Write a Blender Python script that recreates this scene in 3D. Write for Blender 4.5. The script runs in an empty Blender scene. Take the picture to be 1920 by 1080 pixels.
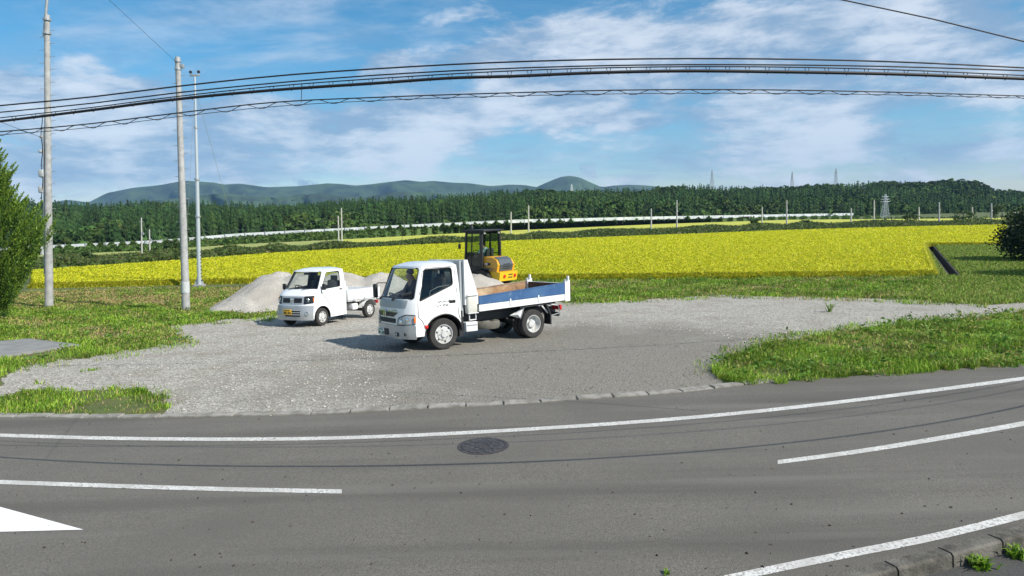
import bpy, bmesh, math, random
import numpy as np
from mathutils import Vector, Matrix
R = math.radians
random.seed(7); rng = np.random.default_rng(7)
sc = bpy.context.scene
col = sc.collection

# ------------------------------------------------------------------ camera
F, YH, CH, ROLL = 1300.0, 403.0, 3.0, R(1.5)
TH = math.atan((540 - YH) / F)
FW = Vector((0, math.cos(TH), -math.sin(TH)))
U0 = Vector((0, math.sin(TH), math.cos(TH))); R0 = Vector((1, 0, 0))
RT = R0 * math.cos(ROLL) - U0 * math.sin(ROLL)
UP = R0 * math.sin(ROLL) + U0 * math.cos(ROLL)
cam = bpy.data.cameras.new('camera'); cam_o = bpy.data.objects.new('camera', cam); col.objects.link(cam_o)
cam.sensor_width = 36; cam.lens = F / 1920 * 36; cam.clip_start = 0.1; cam.clip_end = 20000
m = Matrix.Identity(4)
for i in range(3):
    m[i][0], m[i][1], m[i][2] = RT[i], UP[i], -FW[i]
m[2][3] = CH
cam_o.matrix_world = m
sc.camera = cam_o

# ------------------------------------------------------------------ light, sky, exposure
SUN_EL, SUN_AZ = R(40), R(-30)          # azimuth measured from +X
sun_dir = Vector((math.cos(SUN_EL) * math.cos(SUN_AZ), math.cos(SUN_EL) * math.sin(SUN_AZ), math.sin(SUN_EL)))
sl = bpy.data.lights.new('sun', 'SUN'); sl.energy = 5.0; sl.angle = R(0.40); sl.color = (1.0, 0.945, 0.85)
so = bpy.data.objects.new('sun', sl); col.objects.link(so)
so.rotation_euler = (-sun_dir).to_track_quat('-Z', 'Y').to_euler()
so.location = (30, -20, 40)
sc.view_settings.view_transform = 'Standard'; sc.view_settings.look = 'None'
sc.view_settings.gamma = 1.0; sc.view_settings.exposure = 0.36; sc.view_settings.use_curve_mapping = False

def ray(px, py): return FW * F + RT * (px - 960) + UP * (540 - py)
def build_world():
    w = bpy.data.worlds.new('World'); sc.world = w; w.use_nodes = True
    nt = w.node_tree; N = nt.nodes; L = nt.links; N.clear()
    out = N.new('ShaderNodeOutputWorld'); bg = N.new('ShaderNodeBackground'); bg.inputs[1].default_value = 0.088
    sky = N.new('ShaderNodeTexSky'); sky.sky_type = 'NISHITA'; sky.sun_disc = False
    sky.sun_elevation = SUN_EL; sky.sun_rotation = math.atan2(sun_dir.x, sun_dir.y)
    sky.air_density = 1.0; sky.dust_density = 0.0; sky.ozone_density = 4.0; sky.altitude = 0
    hs = N.new('ShaderNodeHueSaturation'); hs.inputs['Hue'].default_value = 0.487; hs.inputs['Saturation'].default_value = 1.32; hs.inputs['Value'].default_value = 1.1
    L.new(sky.outputs[0], hs.inputs['Color'])
    tc = N.new('ShaderNodeTexCoord'); sep = N.new('ShaderNodeSeparateXYZ'); L.new(tc.outputs['Generated'], sep.inputs[0])
    def math_(op, a, b=None, clamp=False):
        n = N.new('ShaderNodeMath'); n.operation = op; n.use_clamp = clamp
        for i, v in enumerate((a, b)):
            if v is None: continue
            if isinstance(v, (int, float)): n.inputs[i].default_value = v
            else: L.new(v, n.inputs[i])
        return n.outputs[0]
    zz = math_('ADD', math_('MAXIMUM', sep.outputs[2], 0.0), 0.10)
    comb = N.new('ShaderNodeCombineXYZ')
    L.new(math_('DIVIDE', sep.outputs[0], zz), comb.inputs[0]); L.new(math_('DIVIDE', sep.outputs[1], zz), comb.inputs[1])
    def noise(scale, detail, rough, off, dist=0.0, src=None, sy=1.0):
        mp = N.new('ShaderNodeMapping'); mp.inputs['Location'].default_value = off; mp.inputs['Scale'].default_value = (1, sy, 1)
        L.new(src or comb.outputs[0], mp.inputs[0])
        n = N.new('ShaderNodeTexNoise'); n.inputs['Scale'].default_value = scale; n.inputs['Detail'].default_value = detail
        n.inputs['Roughness'].default_value = rough; n.inputs['Distortion'].default_value = dist
        L.new(mp.outputs[0], n.inputs['Vector']); return n.outputs['Fac']
    def ramp(v, a, b, ease=True):
        n = N.new('ShaderNodeMapRange'); n.interpolation_type = 'SMOOTHSTEP' if ease else 'LINEAR'
        n.inputs['From Min'].default_value = a; n.inputs['From Max'].default_value = b
        L.new(v, n.inputs['Value']); return n.outputs[0]
    az = math_('ARCTAN2', sep.outputs[0], sep.outputs[1]); el = math_('ARCSINE', sep.outputs[2])
    sv = N.new('ShaderNodeMapping'); sv.inputs['Scale'].default_value = (1, 1, 3.4); L.new(tc.outputs['Generated'], sv.inputs[0])
    mid = noise(6.5, 10.0, 0.62, (1.3, 4.7, 0.2), 0.25, sv.outputs[0])
    big = noise(1.9, 3.0, 0.5, (0.7, 2.1, 0.9), 0.0, sv.outputs[0])
    thin = noise(1.1, 6.0, 0.6, (9.4, 1.3, 0), 0.3, None, 2.2)
    dens = math_('ADD', math_('MULTIPLY', big, 0.40), math_('MULTIPLY', mid, 0.62))
    for px, py, sx, sy, amp in CLOUDS:      # cloud banks: where they stand in the sky (bearing, height, extent)
        r_ = ray(px, py).normalized(); a0 = math.atan2(r_.x, r_.y); e0 = math.asin(r_.z)
        u = math_('POWER', math_('ABSOLUTE', math_('MULTIPLY', math_('SUBTRACT', az, a0), F / sx)), 2.0)
        v = math_('POWER', math_('ABSOLUTE', math_('MULTIPLY', math_('SUBTRACT', el, e0), F / sy)), 2.0)
        g = math_('MULTIPLY', math_('EXPONENT', math_('MULTIPLY', math_('ADD', u, v), -1.0)), amp)
        dens = math_('ADD', dens, g)
    cov = ramp(dens, 0.45, 0.61)
    veil = math_('MULTIPLY', ramp(thin, 0.36, 0.68), 0.52)
    fac = math_('MAXIMUM', cov, veil)
    # small cumulus low over the horizon, in real angular size
    low = noise(16.0, 5.0, 0.55, (0.35, 0.2, 0), 0.1, tc.outputs['Generated'], 1.0)
    lowm = math_('MULTIPLY', ramp(low, 0.555, 0.63), math_('MULTIPLY', ramp(sep.outputs[2], 0.012, 0.03), math_('SUBTRACT', 1.0, ramp(sep.outputs[2], 0.055, 0.085))))
    fac = math_('MAXIMUM', fac, math_('MULTIPLY', lowm, 0.9), True)
    shade = noise(6.5, 8.0, 0.62, (1.3, 4.7, 0.30), 0.25, sv.outputs[0])
    cr = N.new('ShaderNodeMix'); cr.data_type = 'RGBA'
    cr.inputs[6].default_value = (2.7, 3.9, 5.5, 1); cr.inputs[7].default_value = (7.4, 7.9, 8.6, 1)
    L.new(ramp(math_('ADD', math_('MULTIPLY', shade, 0.6), math_('MULTIPLY', mid, 0.5)), 0.46, 0.66), cr.inputs[0])
    mx = N.new('ShaderNodeMix'); mx.data_type = 'RGBA'
    L.new(math_('MULTIPLY', fac, 0.84), mx.inputs[0]); L.new(hs.outputs[0], mx.inputs[6]); L.new(cr.outputs[2], mx.inputs[7])
    L.new(mx.outputs[2], bg.inputs[0]); L.new(bg.outputs[0], out.inputs[0])
CLOUDS = [(140, 190, 240, 70, .17), (230, 290, 200, 40, .08), (1000, 85, 300, 55, .12), (730, 120, 70, 40, .12), (1430, 110, 330, 90, .11), (1830, 110, 220, 130, .10), (820, 235, 270, 40, .15), (1330, 230, 260, 50, .08),
          (560, 50, 300, 50, -.18), (520, 130, 140, 40, -.14), (290, 70, 220, 45, -.14), (900, 190, 260, 30, .05), (1250, 290, 500, 30, .07), (500, 300, 300, 30, .05), (1300, 30, 90, 30, -.08)]
build_world()

# ------------------------------------------------------------------ placing by sight line
SLOPE, Y0, Y1 = 0.038, 14.5, 29.0
ZF = -SLOPE * (Y1 - Y0)                 # level of the paddies
def zg(y): return -SLOPE * (min(max(y, Y0), Y1) - Y0)
def G(px, py, off=0.0):
    d = ray(px, py); h = CH - off
    s = h / -d.z if d.z < 0 else 1e9
    if d.y * s > Y0:
        s = (SLOPE * Y0 + 0 - 0 - h) / (d.z + SLOPE * d.y) if (d.z + SLOPE * d.y) < 0 else 1e9
        if s <= 0 or d.y * s > Y1: s = (h - ZF) / -d.z
    p = d * s; p.z += CH
    return p
def Gz(px, py, z):
    d = ray(px, py); s = (CH - z) / -d.z
    return d * s + Vector((0, 0, CH))
def V(px, py, y):
    d = ray(px, py); return d * (y / d.y) + Vector((0, 0, CH))
def pix(p):
    d = Vector(p) - Vector((0, 0, CH)); z = d.dot(FW)
    return 960 + F * d.dot(RT) / z, 540 - F * d.dot(UP) / z

# ------------------------------------------------------------------ materials
MATS = {}
def mat(name, c, rough=0.6, metal=0.0, c2=None, scale=4.0, detail=5.0, bump=0.0, bscale=None, contrast=(0.35, 0.65), coat=0.0, spec=0.5,
        back=None, attr=None, transl=0.0, c3=None, scale3=0.4, contrast3=(0.45, 0.65), emit=None, streak=None):
    if name in MATS: return MATS[name]
    M = bpy.data.materials.new(name); M.use_nodes = True
    nt = M.node_tree; N, L = nt.nodes, nt.links; N.clear()
    o = N.new('ShaderNodeOutputMaterial'); b = N.new('ShaderNodeBsdfPrincipled')
    b.inputs['Roughness'].default_value = rough; b.inputs['Metallic'].default_value = metal
    b.inputs['Coat Weight'].default_value = coat; b.inputs['Specular IOR Level'].default_value = spec
    b.inputs['Base Color'].default_value = (*c, 1)
    cur = None
    tc = N.new('ShaderNodeTexCoord')
    def nz(s, d):
        n = N.new('ShaderNodeTexNoise'); n.inputs['Scale'].default_value = s; n.inputs['Detail'].default_value = d
        L.new(tc.outputs['Object'], n.inputs['Vector']); return n.outputs['Fac']
    def mr(v, a, bb):
        n = N.new('ShaderNodeMapRange'); n.inputs['From Min'].default_value = a; n.inputs['From Max'].default_value = bb
        L.new(v, n.inputs['Value']); return n.outputs[0]
    def mixc(f, a, bb):
        n = N.new('ShaderNodeMix'); n.data_type = 'RGBA'
        for i, v in ((0, f), (6, a), (7, bb)):
            if hasattr(v, 'is_linked'): L.new(v, n.inputs[i])
            elif i == 0: n.inputs[0].default_value = v
            else: n.inputs[i].default_value = (*v, 1)
        return n.outputs[2]
    if attr:
        a = N.new('ShaderNodeAttribute'); a.attribute_name = attr; cur = a.outputs['Color']
    if c2 is not None: cur = mixc(mr(nz(scale, detail), *contrast), cur if cur is not None else c, c2)
    if c3 is not None: cur = mixc(mr(nz(scale3, 4), *contrast3), cur if cur is not None else c, c3)
    for (sc_, ssx, ssy, sa, sb) in (streak or ()):
        mp = N.new('ShaderNodeMapping'); mp.inputs['Scale'].default_value = (ssx, ssy, 1); L.new(tc.outputs['Object'], mp.inputs[0])
        n = N.new('ShaderNodeTexNoise'); n.inputs['Scale'].default_value = 1.0; n.inputs['Detail'].default_value = 6; L.new(mp.outputs[0], n.inputs['Vector'])
        cur = mixc(mr(n.outputs['Fac'], sa, sb), cur if cur is not None else c, sc_)
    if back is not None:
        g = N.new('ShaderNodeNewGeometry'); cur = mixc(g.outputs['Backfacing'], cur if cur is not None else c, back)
    if cur is not None: L.new(cur, b.inputs['Base Color'])
    if bump:
        bp = N.new('ShaderNodeBump'); bp.inputs['Strength'].default_value = bump; bp.inputs['Distance'].default_value = 0.02
        L.new(nz(bscale or scale * 4, 4), bp.inputs['Height']); L.new(bp.outputs[0], b.inputs['Normal'])
    if emit: b.inputs['Emission Color'].default_value = (*emit, 1); b.inputs['Emission Strength'].default_value = 1
    sh = b.outputs[0]
    if transl:
        t = N.new('ShaderNodeBsdfTranslucent')
        if cur is not None: L.new(cur, t.inputs[0])
        else: t.inputs[0].default_value = (*c, 1)
        ms = N.new('ShaderNodeMixShader'); ms.inputs[0].default_value = transl
        L.new(sh, ms.inputs[1]); L.new(t.outputs[0], ms.inputs[2]); sh = ms.outputs[0]
    L.new(sh, o.inputs[0]); MATS[name] = M; return M
def glass(name, tint, gl=0.08):
    if name in MATS: return MATS[name]
    M = bpy.data.materials.new(name); M.use_nodes = True
    nt = M.node_tree; N, L = nt.nodes, nt.links; N.clear()
    o = N.new('ShaderNodeOutputMaterial'); t = N.new('ShaderNodeBsdfTransparent'); t.inputs[0].default_value = (*tint, 1)
    g = N.new('ShaderNodeBsdfGlossy'); g.inputs['Roughness'].default_value = 0.02
    lw = N.new('ShaderNodeLayerWeight'); pw = N.new('ShaderNodeMath'); pw.operation = 'POWER'; L.new(lw.outputs['Facing'], pw.inputs[0]); pw.inputs[1].default_value = 4.0
    fr = N.new('ShaderNodeMath'); fr.operation = 'MULTIPLY_ADD'; L.new(pw.outputs[0], fr.inputs[0]); fr.inputs[1].default_value = 0.8; fr.inputs[2].default_value = 0.045
    ms = N.new('ShaderNodeMixShader'); L.new(fr.outputs[0], ms.inputs[0]); L.new(t.outputs[0], ms.inputs[1]); L.new(g.outputs[0], ms.inputs[2])
    L.new(ms.outputs[0], o.inputs[0]); MATS[name] = M; return M

# ------------------------------------------------------------------ mesh helpers
def tag(o, label=None, cat=None, group=None, kind=None):
    if label: o['label'] = label
    if cat: o['category'] = cat
    if group: o['group'] = group
    if kind: o['kind'] = kind
    return o
def link(name, me, mt, parent=None, smooth=None):
    o = bpy.data.objects.new(name, me); col.objects.link(o)
    if mt is not None:
        for q in (mt if isinstance(mt, (list, tuple)) else [mt]): me.materials.append(q)
    if parent is not None: o.parent = parent
    if smooth:
        me.shade_smooth(); me.set_sharp_from_angle(angle=R(smooth))
    return o
def empty(name, loc=(0, 0, 0), rz=0.0):
    o = bpy.data.objects.new(name, None); col.objects.link(o); o.location = loc; o.rotation_euler = (0, 0, rz); o.empty_display_size = 0.2
    return o
class MB:
    def __init__(s): s.v = []; s.f = []
    def add(s, vs, fs):
        n = len(s.v); s.v += [tuple(v) for v in vs]; s.f += [tuple(i + n for i in f) for f in fs]; return s
    def box(s, c, d, rot=None, bev=0.0):
        x, y, z = d[0] / 2, d[1] / 2, d[2] / 2
        if bev <= 0:
            vs = [Vector((a * x, b * y, e * z)) for a in (-1, 1) for b in (-1, 1) for e in (-1, 1)]
            fs = [(0, 1, 3, 2), (4, 6, 7, 5), (0, 4, 5, 1), (2, 3, 7, 6), (0, 2, 6, 4), (1, 5, 7, 3)]
        else:
            bm = bmesh.new(); bmesh.ops.create_cube(bm, size=1)
            for v in bm.verts: v.co = Vector((v.co.x * d[0], v.co.y * d[1], v.co.z * d[2]))
            bmesh.ops.bevel(bm, geom=bm.edges[:], offset=bev, segments=2, affect='EDGES', profile=0.5)
            bm.verts.index_update(); vs = [v.co.copy() for v in bm.verts]; fs = [tuple(v.index for v in f.verts) for f in bm.faces]; bm.free()
        if rot is not None: vs = [rot @ v for v in vs]
        return s.add([v + Vector(c) for v in vs], fs)
    def tube(s, pts, r, n=8, cap=True):
        pts = [Vector(p) for p in pts]; rr = r if isinstance(r, (list, tuple)) else [r] * len(pts)
        vs = []; fs = []; prev = None
        for i, p in enumerate(pts):
            t = (pts[min(i + 1, len(pts) - 1)] - pts[max(i - 1, 0)]).normalized()
            if prev is None:
                a = Vector((0, 0, 1)) if abs(t.z) < 0.9 else Vector((1, 0, 0))
                u = t.cross(a).normalized()
            else:
                u = (prev - t * prev.dot(t)).normalized()
            prev = u; w = t.cross(u)
            for k in range(n):
                an = 2 * math.pi * k / n; vs.append(p + (u * math.cos(an) + w * math.sin(an)) * rr[i])
        for i in range(len(pts) - 1):
            for k in range(n): fs.append((i * n + k, i * n + (k + 1) % n, (i + 1) * n + (k + 1) % n, (i + 1) * n + k))
        if cap: fs += [tuple(range(n - 1, -1, -1)), tuple((len(pts) - 1) * n + k for k in range(n))]
        return s.add(vs, fs)
    def lathe(s, prof, o, ax, n=24, cap=True):
        """prof: (radius, distance along axis)"""
        o = Vector(o); ax = Vector(ax).normalized(); a = Vector((0, 0, 1)) if abs(ax.z) < 0.9 else Vector((1, 0, 0))
        u = ax.cross(a).normalized(); w = ax.cross(u); vs = []; fs = []
        for r, h in prof:
            for k in range(n):
                an = 2 * math.pi * k / n; vs.append(o + ax * h + (u * math.cos(an) + w * math.sin(an)) * r)
        for i in range(len(prof) - 1):
            for k in range(n): fs.append((i * n + k, i * n + (k + 1) % n, (i + 1) * n + (k + 1) % n, (i + 1) * n + k))
        if cap and prof[0][0] > 1e-5: fs.append(tuple(range(n - 1, -1, -1)))
        if cap and prof[-1][0] > 1e-5: fs.append(tuple((len(prof) - 1) * n + k for k in range(n)))
        return s.add(vs, fs)
    def prism(s, prof, y0, y1, f=None):
        """prof in (x, z), pushed along y"""
        n = len(prof); vs = [Vector((x, y0, z)) for x, z in prof] + [Vector((x, y1, z)) for x, z in prof]
        fs = [tuple(range(n)), tuple(range(2 * n - 1, n - 1, -1))] + [(i, i + n, (i + 1) % n + n, (i + 1) % n) for i in range(n)]
        if f: vs = [f(v) for v in vs]
        return s.add(vs, fs)
    def mesh(s, fixn=True):
        me = bpy.data.meshes.new('mesh'); me.from_pydata(s.v, [], s.f)
        if fixn:
            bm = bmesh.new(); bm.from_mesh(me); bmesh.ops.recalc_face_normals(bm, faces=bm.faces[:]); bm.to_mesh(me); bm.free()
        me.update(); return me
    def build(s, name, mt, parent=None, smooth=35, fixn=True): return link(name, s.mesh(fixn), mt, parent, smooth)
def rloop(pts, r, n=5):
    out = []
    P = [Vector((p[0], p[1], 0)) for p in pts]; k = len(P)
    rs = r if isinstance(r, (list, tuple)) else [r] * k
    for i in range(k):
        a, b, c = P[i - 1], P[i], P[(i + 1) % k]
        rr = min(rs[i], (a - b).length * 0.45, (c - b).length * 0.45)
        p0 = b + (a - b).normalized() * rr; p1 = b + (c - b).normalized() * rr
        if rr <= 1e-6: out.append((b.x, b.y)); continue
        for j in range(n + 1):
            t = j / n; q = p0 * (1 - t) ** 2 + b * 2 * t * (1 - t) + p1 * t * t; out.append((q.x, q.y))
    return out
def panel(name, outer, holes, mapf, mt, parent, cu=(), cv=(), outward=None, smooth=35, thick=0.0):
    bm = bmesh.new()
    for lp in [outer] + list(holes):
        vs = [bm.verts.new((u, v, 0)) for u, v in lp]
        for i in range(len(vs)): bm.edges.new((vs[i], vs[(i + 1) % len(vs)]))
    bmesh.ops.triangle_fill(bm, use_beauty=False, use_dissolve=False, edges=bm.edges[:], normal=(0, 0, 1))
    for u in cu: bmesh.ops.bisect_plane(bm, geom=bm.verts[:] + bm.edges[:] + bm.faces[:], plane_co=(u, 0, 0), plane_no=(1, 0, 0), dist=1e-5)
    for v in cv: bmesh.ops.bisect_plane(bm, geom=bm.verts[:] + bm.edges[:] + bm.faces[:], plane_co=(0, v, 0), plane_no=(0, 1, 0), dist=1e-5)
    bmesh.ops.triangulate(bm, faces=bm.faces[:])
    for v in bm.verts: v.co = Vector(mapf(v.co.x, v.co.y))
    bm.normal_update()
    if outward is not None:
        for f in bm.faces:
            w = outward(f.calc_center_median()) if callable(outward) else Vector(outward)
            if f.normal.dot(w) < 0: f.normal_flip()
    if thick:
        bm.normal_update(); bmesh.ops.solidify(bm, geom=bm.faces[:], thickness=thick)
    me = bpy.data.meshes.new('mesh'); bm.to_mesh(me); bm.free()
    return link(name, me, mt, parent, smooth)
def copy_tree(o, parent=None):
    c = o.copy(); col.objects.link(c); c.parent = parent
    for ch in o.children: copy_tree(ch, c)
    return c
def pts_in(poly, P):
    x, y = P[:, 0], P[:, 1]; ins = np.zeros(len(P), bool); n = len(poly)
    for i in range(n):
        x0, y0 = poly[i]; x1, y1 = poly[(i + 1) % n]
        c = ((y0 > y) != (y1 > y)) & (x < (x1 - x0) * (y - y0) / ((y1 - y0) if y1 != y0 else 1e-9) + x0)
        ins ^= c
    return ins
def area(poly): return abs(sum(poly[i - 1][0] * poly[i][1] - poly[i][0] * poly[i - 1][1] for i in range(len(poly)))) / 2
def scatter(poly, n):
    A = np.array(poly); lo, hi = A.min(0), A.max(0); out = []; k = 0
    while k < n:
        P = lo + rng.random((max(n * 2, 1000), 2)) * (hi - lo); P = P[pts_in(poly, P)]; out.append(P); k += len(P)
        if len(out) > 60: break
    return np.concatenate(out)[:n]
def zgn(y): return -SLOPE * (np.clip(y, Y0, Y1) - Y0)
def fast_mesh(name, verts, faces_n, idx, colr=None):
    """verts (N,3), idx flat loop indices, faces of faces_n corners; colr (N,3) point colour"""
    me = bpy.data.meshes.new(name); nv = len(verts); nl = len(idx); nf = nl // faces_n
    me.vertices.add(nv); me.vertices.foreach_set('co', np.asarray(verts, np.float32).ravel())
    me.loops.add(nl); me.loops.foreach_set('vertex_index', np.asarray(idx, np.int32).ravel())
    me.polygons.add(nf); me.polygons.foreach_set('loop_start', np.arange(nf, dtype=np.int32) * faces_n)
    me.update(calc_edges=True)
    if colr is not None:
        a = me.attributes.new('col', 'FLOAT_COLOR', 'POINT'); c4 = np.ones((nv, 4), np.float32); c4[:, :3] = colr
        a.data.foreach_set('color', c4.ravel())
    return me
def blades(name, P, ln, wd, lean, colr, mt, parent=None, bend=True):
    """one bent two-triangle blade per point"""
    n = len(P); an = rng.random(n) * 2 * np.pi; d = np.stack([np.cos(an), np.sin(an), np.zeros(n)], 1)
    s = np.stack([-np.sin(an + .6), np.cos(an + .6), np.zeros(n)], 1)
    ln = np.broadcast_to(ln, n)[:, None]; wd = np.broadcast_to(wd, n)[:, None]; le = np.broadcast_to(lean, n)[:, None]
    up = np.array([0, 0, 1.0])
    mid = P + up * ln * .62 + d * ln * le * .35
    tip = P + up * ln * (1 - .35 * le) + d * ln * le
    V4 = np.stack([P - s * wd * .5, P + s * wd * .5, mid + s * wd * .42, mid - s * wd * .42, tip], 1).reshape(-1, 3)
    b = np.arange(n)[:, None] * 5
    idx = (b + np.array([0, 1, 2, 0, 2, 3, 3, 2, 4])).ravel()
    c = np.repeat(colr, 5, 0)
    return link(name, fast_mesh(name, V4, 3, idx, c), mt, parent)
def leaf_cloud(P, size, colr, flat=0.0, aspect=0.55, dirs=None):
    """random kite-shaped leaves, returns verts, idx, colours"""
    n = len(P); u = rng.normal(size=(n, 3)) if dirs is None else dirs + rng.normal(size=(n, 3)) * .35
    u[:, 2] *= (1 - flat); u /= np.linalg.norm(u, axis=1)[:, None] + 1e-9
    w = rng.normal(size=(n, 3)); w -= u * (u * w).sum(1)[:, None]; w /= np.linalg.norm(w, axis=1)[:, None] + 1e-9
    sz = np.broadcast_to(size, n)[:, None] * (0.6 + 0.8 * rng.random((n, 1)))
    Q = np.stack([P - u * sz * .5, P + w * sz * aspect * .5, P + u * sz * .5, P - w * sz * aspect * .5], 1).reshape(-1, 3)
    idx = (np.arange(n)[:, None] * 4 + np.array([0, 1, 2, 3])).ravel()
    return Q, idx, np.repeat(colr, 4, 0)
def jit(c, n, a=0.25):
    c = np.array(c); return np.clip(c[None] * (1 + (rng.random((n, 1)) - .5) * 2 * a + (rng.random((n, 3)) - .5) * a * .5), 0.002, 1)
def sheet(name, loop, off, mt, parent=None, cuts=(), zfun=None):
    z = zfun or (lambda x, y: zg(y))
    return panel(name, loop, [], lambda x, y: (x, y, z(x, y) + off), mt, parent, cv=[Y0, Y1] + list(cuts), outward=(0, 0, 1), smooth=None)
def curve_px(pts, x0, x1, n=60):
    xs = np.linspace(x0, x1, n); A = np.array(pts, float)
    # monotone-ish smooth curve through the points
    k = np.gradient(A[:, 1], A[:, 0]); out = []
    for x in xs:
        if x <= A[0, 0]: y = A[0, 1] + k[0] * (x - A[0, 0])
        elif x >= A[-1, 0]: y = A[-1, 1] + k[-1] * (x - A[-1, 0])
        else:
            i = np.searchsorted(A[:, 0], x) - 1; h = A[i + 1, 0] - A[i, 0]; t = (x - A[i, 0]) / h
            y = (2*t**3-3*t*t+1)*A[i, 1] + (t**3-2*t*t+t)*h*k[i] + (-2*t**3+3*t*t)*A[i+1, 1] + (t**3-t*t)*h*k[i+1]
        out.append((x, y))
    return out
def gxy(pts): return [tuple(G(*p).xy) for p in pts]


# ================================================================== setting
M_grass = mat('grass_soil', (0.10, 0.14, 0.03), 0.9, c2=(0.11, 0.10, 0.035), scale=1.6, bump=0.6, bscale=30, c3=(0.05, 0.085, 0.015), scale3=0.35)
M_asph = mat('asphalt', (0.095, 0.087, 0.074), 0.85, c2=(0.185, 0.170, 0.146), scale=55, detail=5, bump=0.5, bscale=120, contrast=(0.33, 0.68), c3=(0.112, 0.103, 0.088), scale3=0.55, contrast3=(0.38, 0.75), streak=(((0.085, 0.078, 0.066), .10, 1.3, .50, .72), ((0.16, 0.15, 0.13), .14, 2.1, .55, .80)))
M_paint = mat('road_paint', (0.62, 0.61, 0.58), 0.7, c2=(0.17, 0.16, 0.145), scale=42, detail=8, contrast=(0.50, 0.66), c3=(0.42, 0.41, 0.38), scale3=3.0, contrast3=(.4, .7))
M_conc = mat('concrete', (0.33, 0.32, 0.30), 0.85, c2=(0.23, 0.22, 0.20), scale=7, bump=0.3, bscale=50)
M_concp = mat('pole_concrete', (0.42, 0.42, 0.415), 0.8, c2=(0.30, 0.30, 0.295), scale=5, bump=0.15, bscale=40)
M_dark = mat('dark_metal', (0.03, 0.03, 0.033), 0.5)
M_steel = mat('galvanised_steel', (0.50, 0.52, 0.54), 0.45, 0.6, c2=(0.40, 0.42, 0.44), scale=9)

# road far edge / gutter line and lot outline (picked on the ground)
GUT = [(-300, 778), (0, 784), (200, 786), (400, 783), (600, 778), (800, 768), (900, 763), (1100, 750), (1300, 735), (1400, 723), (1500, 714), (1700, 699), (1920, 683), (2200, 660)]
gut_c = curve_px(GUT, -500, 2500, 90)
gut_w = gxy(gut_c)
KT = [(1300, 1132), (1550, 1076), (1735, 1030), (1920, 980), (2100, 928)]       # kerb top, road side
kt_c = [p for p in curve_px(KT, 400, 2450, 60)]
kt_w = [tuple(Gz(x, y, 0.12).xy) for x, y in kt_c]

# ground: one sheet to the horizon with the ditch cut out of it
dA, dB = G(1744, 462), G(1790, 519)
dv = (dB - dA).xy.normalized(); dn = Vector((-dv.y, dv.x)); DW = 0.19
ditch = [tuple(dA.xy + dn * DW), tuple(dA.xy - dn * DW), tuple(dB.xy - dn * DW), tuple(dB.xy + dn * DW)]
ground = panel('ground', [(-9000, -60), (9000, -60), (9000, 9000), (-9000, 9000)], [ditch], lambda x, y: (x, y, zg(y)), M_grass, None,
               cu=[-60, -20, 0, 20, 60], cv=[Y0, Y1, 60], outward=(0, 0, 1), smooth=None)
tag(ground, kind='structure')
M_ditch = mat('ditch_concrete', (0.07, 0.065, 0.05), 0.95, c2=(0.035, 0.034, 0.026), scale=5)
ch = MB()
for s in (1, -1):
    a = dA.xy + dn * DW * s; b = dB.xy + dn * DW * s; a2 = a + dn * s * 0.09; b2 = b + dn * s * 0.09
    z0, z1 = ZF - 0.55, ZF + 0.05
    ch.add([(*a, z0), (*b, z0), (*b, z1), (*a, z1), (*a2, z0), (*b2, z0), (*b2, z1), (*a2, z1)],
           [(0, 1, 2, 3), (4, 7, 6, 5), (3, 2, 6, 7), (0, 3, 7, 4), (1, 5, 6, 2)])
dch = ch.build('drainage_channel', M_ditch, None, None)
tag(dch, 'narrow straight concrete drainage channel cut through the grass beside the paddy', 'channel')
fl = MB().add([(*ditch[0], ZF - .5), (*ditch[1], ZF - .5), (*ditch[2], ZF - .5), (*ditch[3], ZF - .5)], [(0, 1, 2, 3)])
fl.build('channel_floor', mat('ditch_mud', (0.02, 0.022, 0.015), 0.35), dch, None, False)
for p, q in ((ditch[0], ditch[1]), (ditch[2], ditch[3])):
    MB().add([(*p, ZF - .55), (*q, ZF - .55), (*q, ZF), (*p, ZF)], [(0, 1, 2, 3)]).build('channel_end', M_ditch, dch, None, False)

# road
road_loop = gut_w + [tuple(p) for p in reversed(kt_w)] + [(-12, 2.0), (-30, 6.0)]
road_loop = gut_w + list(reversed(kt_w)) + [(-14, kt_w[0][1] - .4)]
road = sheet('road', road_loop, 0.012, M_asph); tag(road, kind='structure')
def strip(name, pts, wpx, x0, x1, n, mt=M_paint, parent=road, off=0.016):
    c = curve_px(pts, x0, x1, n); a = []; b = []
    for x, y in c:
        k = wpx(x) if callable(wpx) else wpx
        a.append(G(x, y - k / 2)); b.append(G(x, y + k / 2))
    vs = [(p.x, p.y, zg(p.y) + off) for p in a] + [(p.x, p.y, zg(p.y) + off) for p in b]; n = len(a)
    return MB().add(vs, [(i, i + 1, n + i + 1, n + i) for i in range(n - 1)]).build(name, mt, parent, None)
EDGE = [(0, 818), (200, 823.5), (400, 825.5), (600, 824), (800, 817), (1000, 806), (1200, 792.5), (1400, 775), (1600, 752.5), (1800, 727), (1920, 711)]
strip('edge_line', EDGE, lambda x: 6.4, -400, 2400, 70)
strip('centre_line', [(-300, 893), (0, 906), (200, 913), (400, 919), (640, 924)], 7.8, -300, 641, 22)
strip('centre_line', [(1458, 869), (1600, 850), (1750, 826), (1920, 796), (2200, 738)], lambda x: 7.5 + (x - 1458) * .004, 1458, 2400, 30)
strip('edge_line', [(1300, 1102), (1500, 1060), (1600, 1040), (1750, 1010), (1920, 968), (2100, 922)], lambda x: 14.5, 900, 2400, 30)
tri = [G(157, 996), G(0, 953), G(-190, 905), G(-260, 915), G(-260, 1001), G(0, 1000)]
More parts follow.
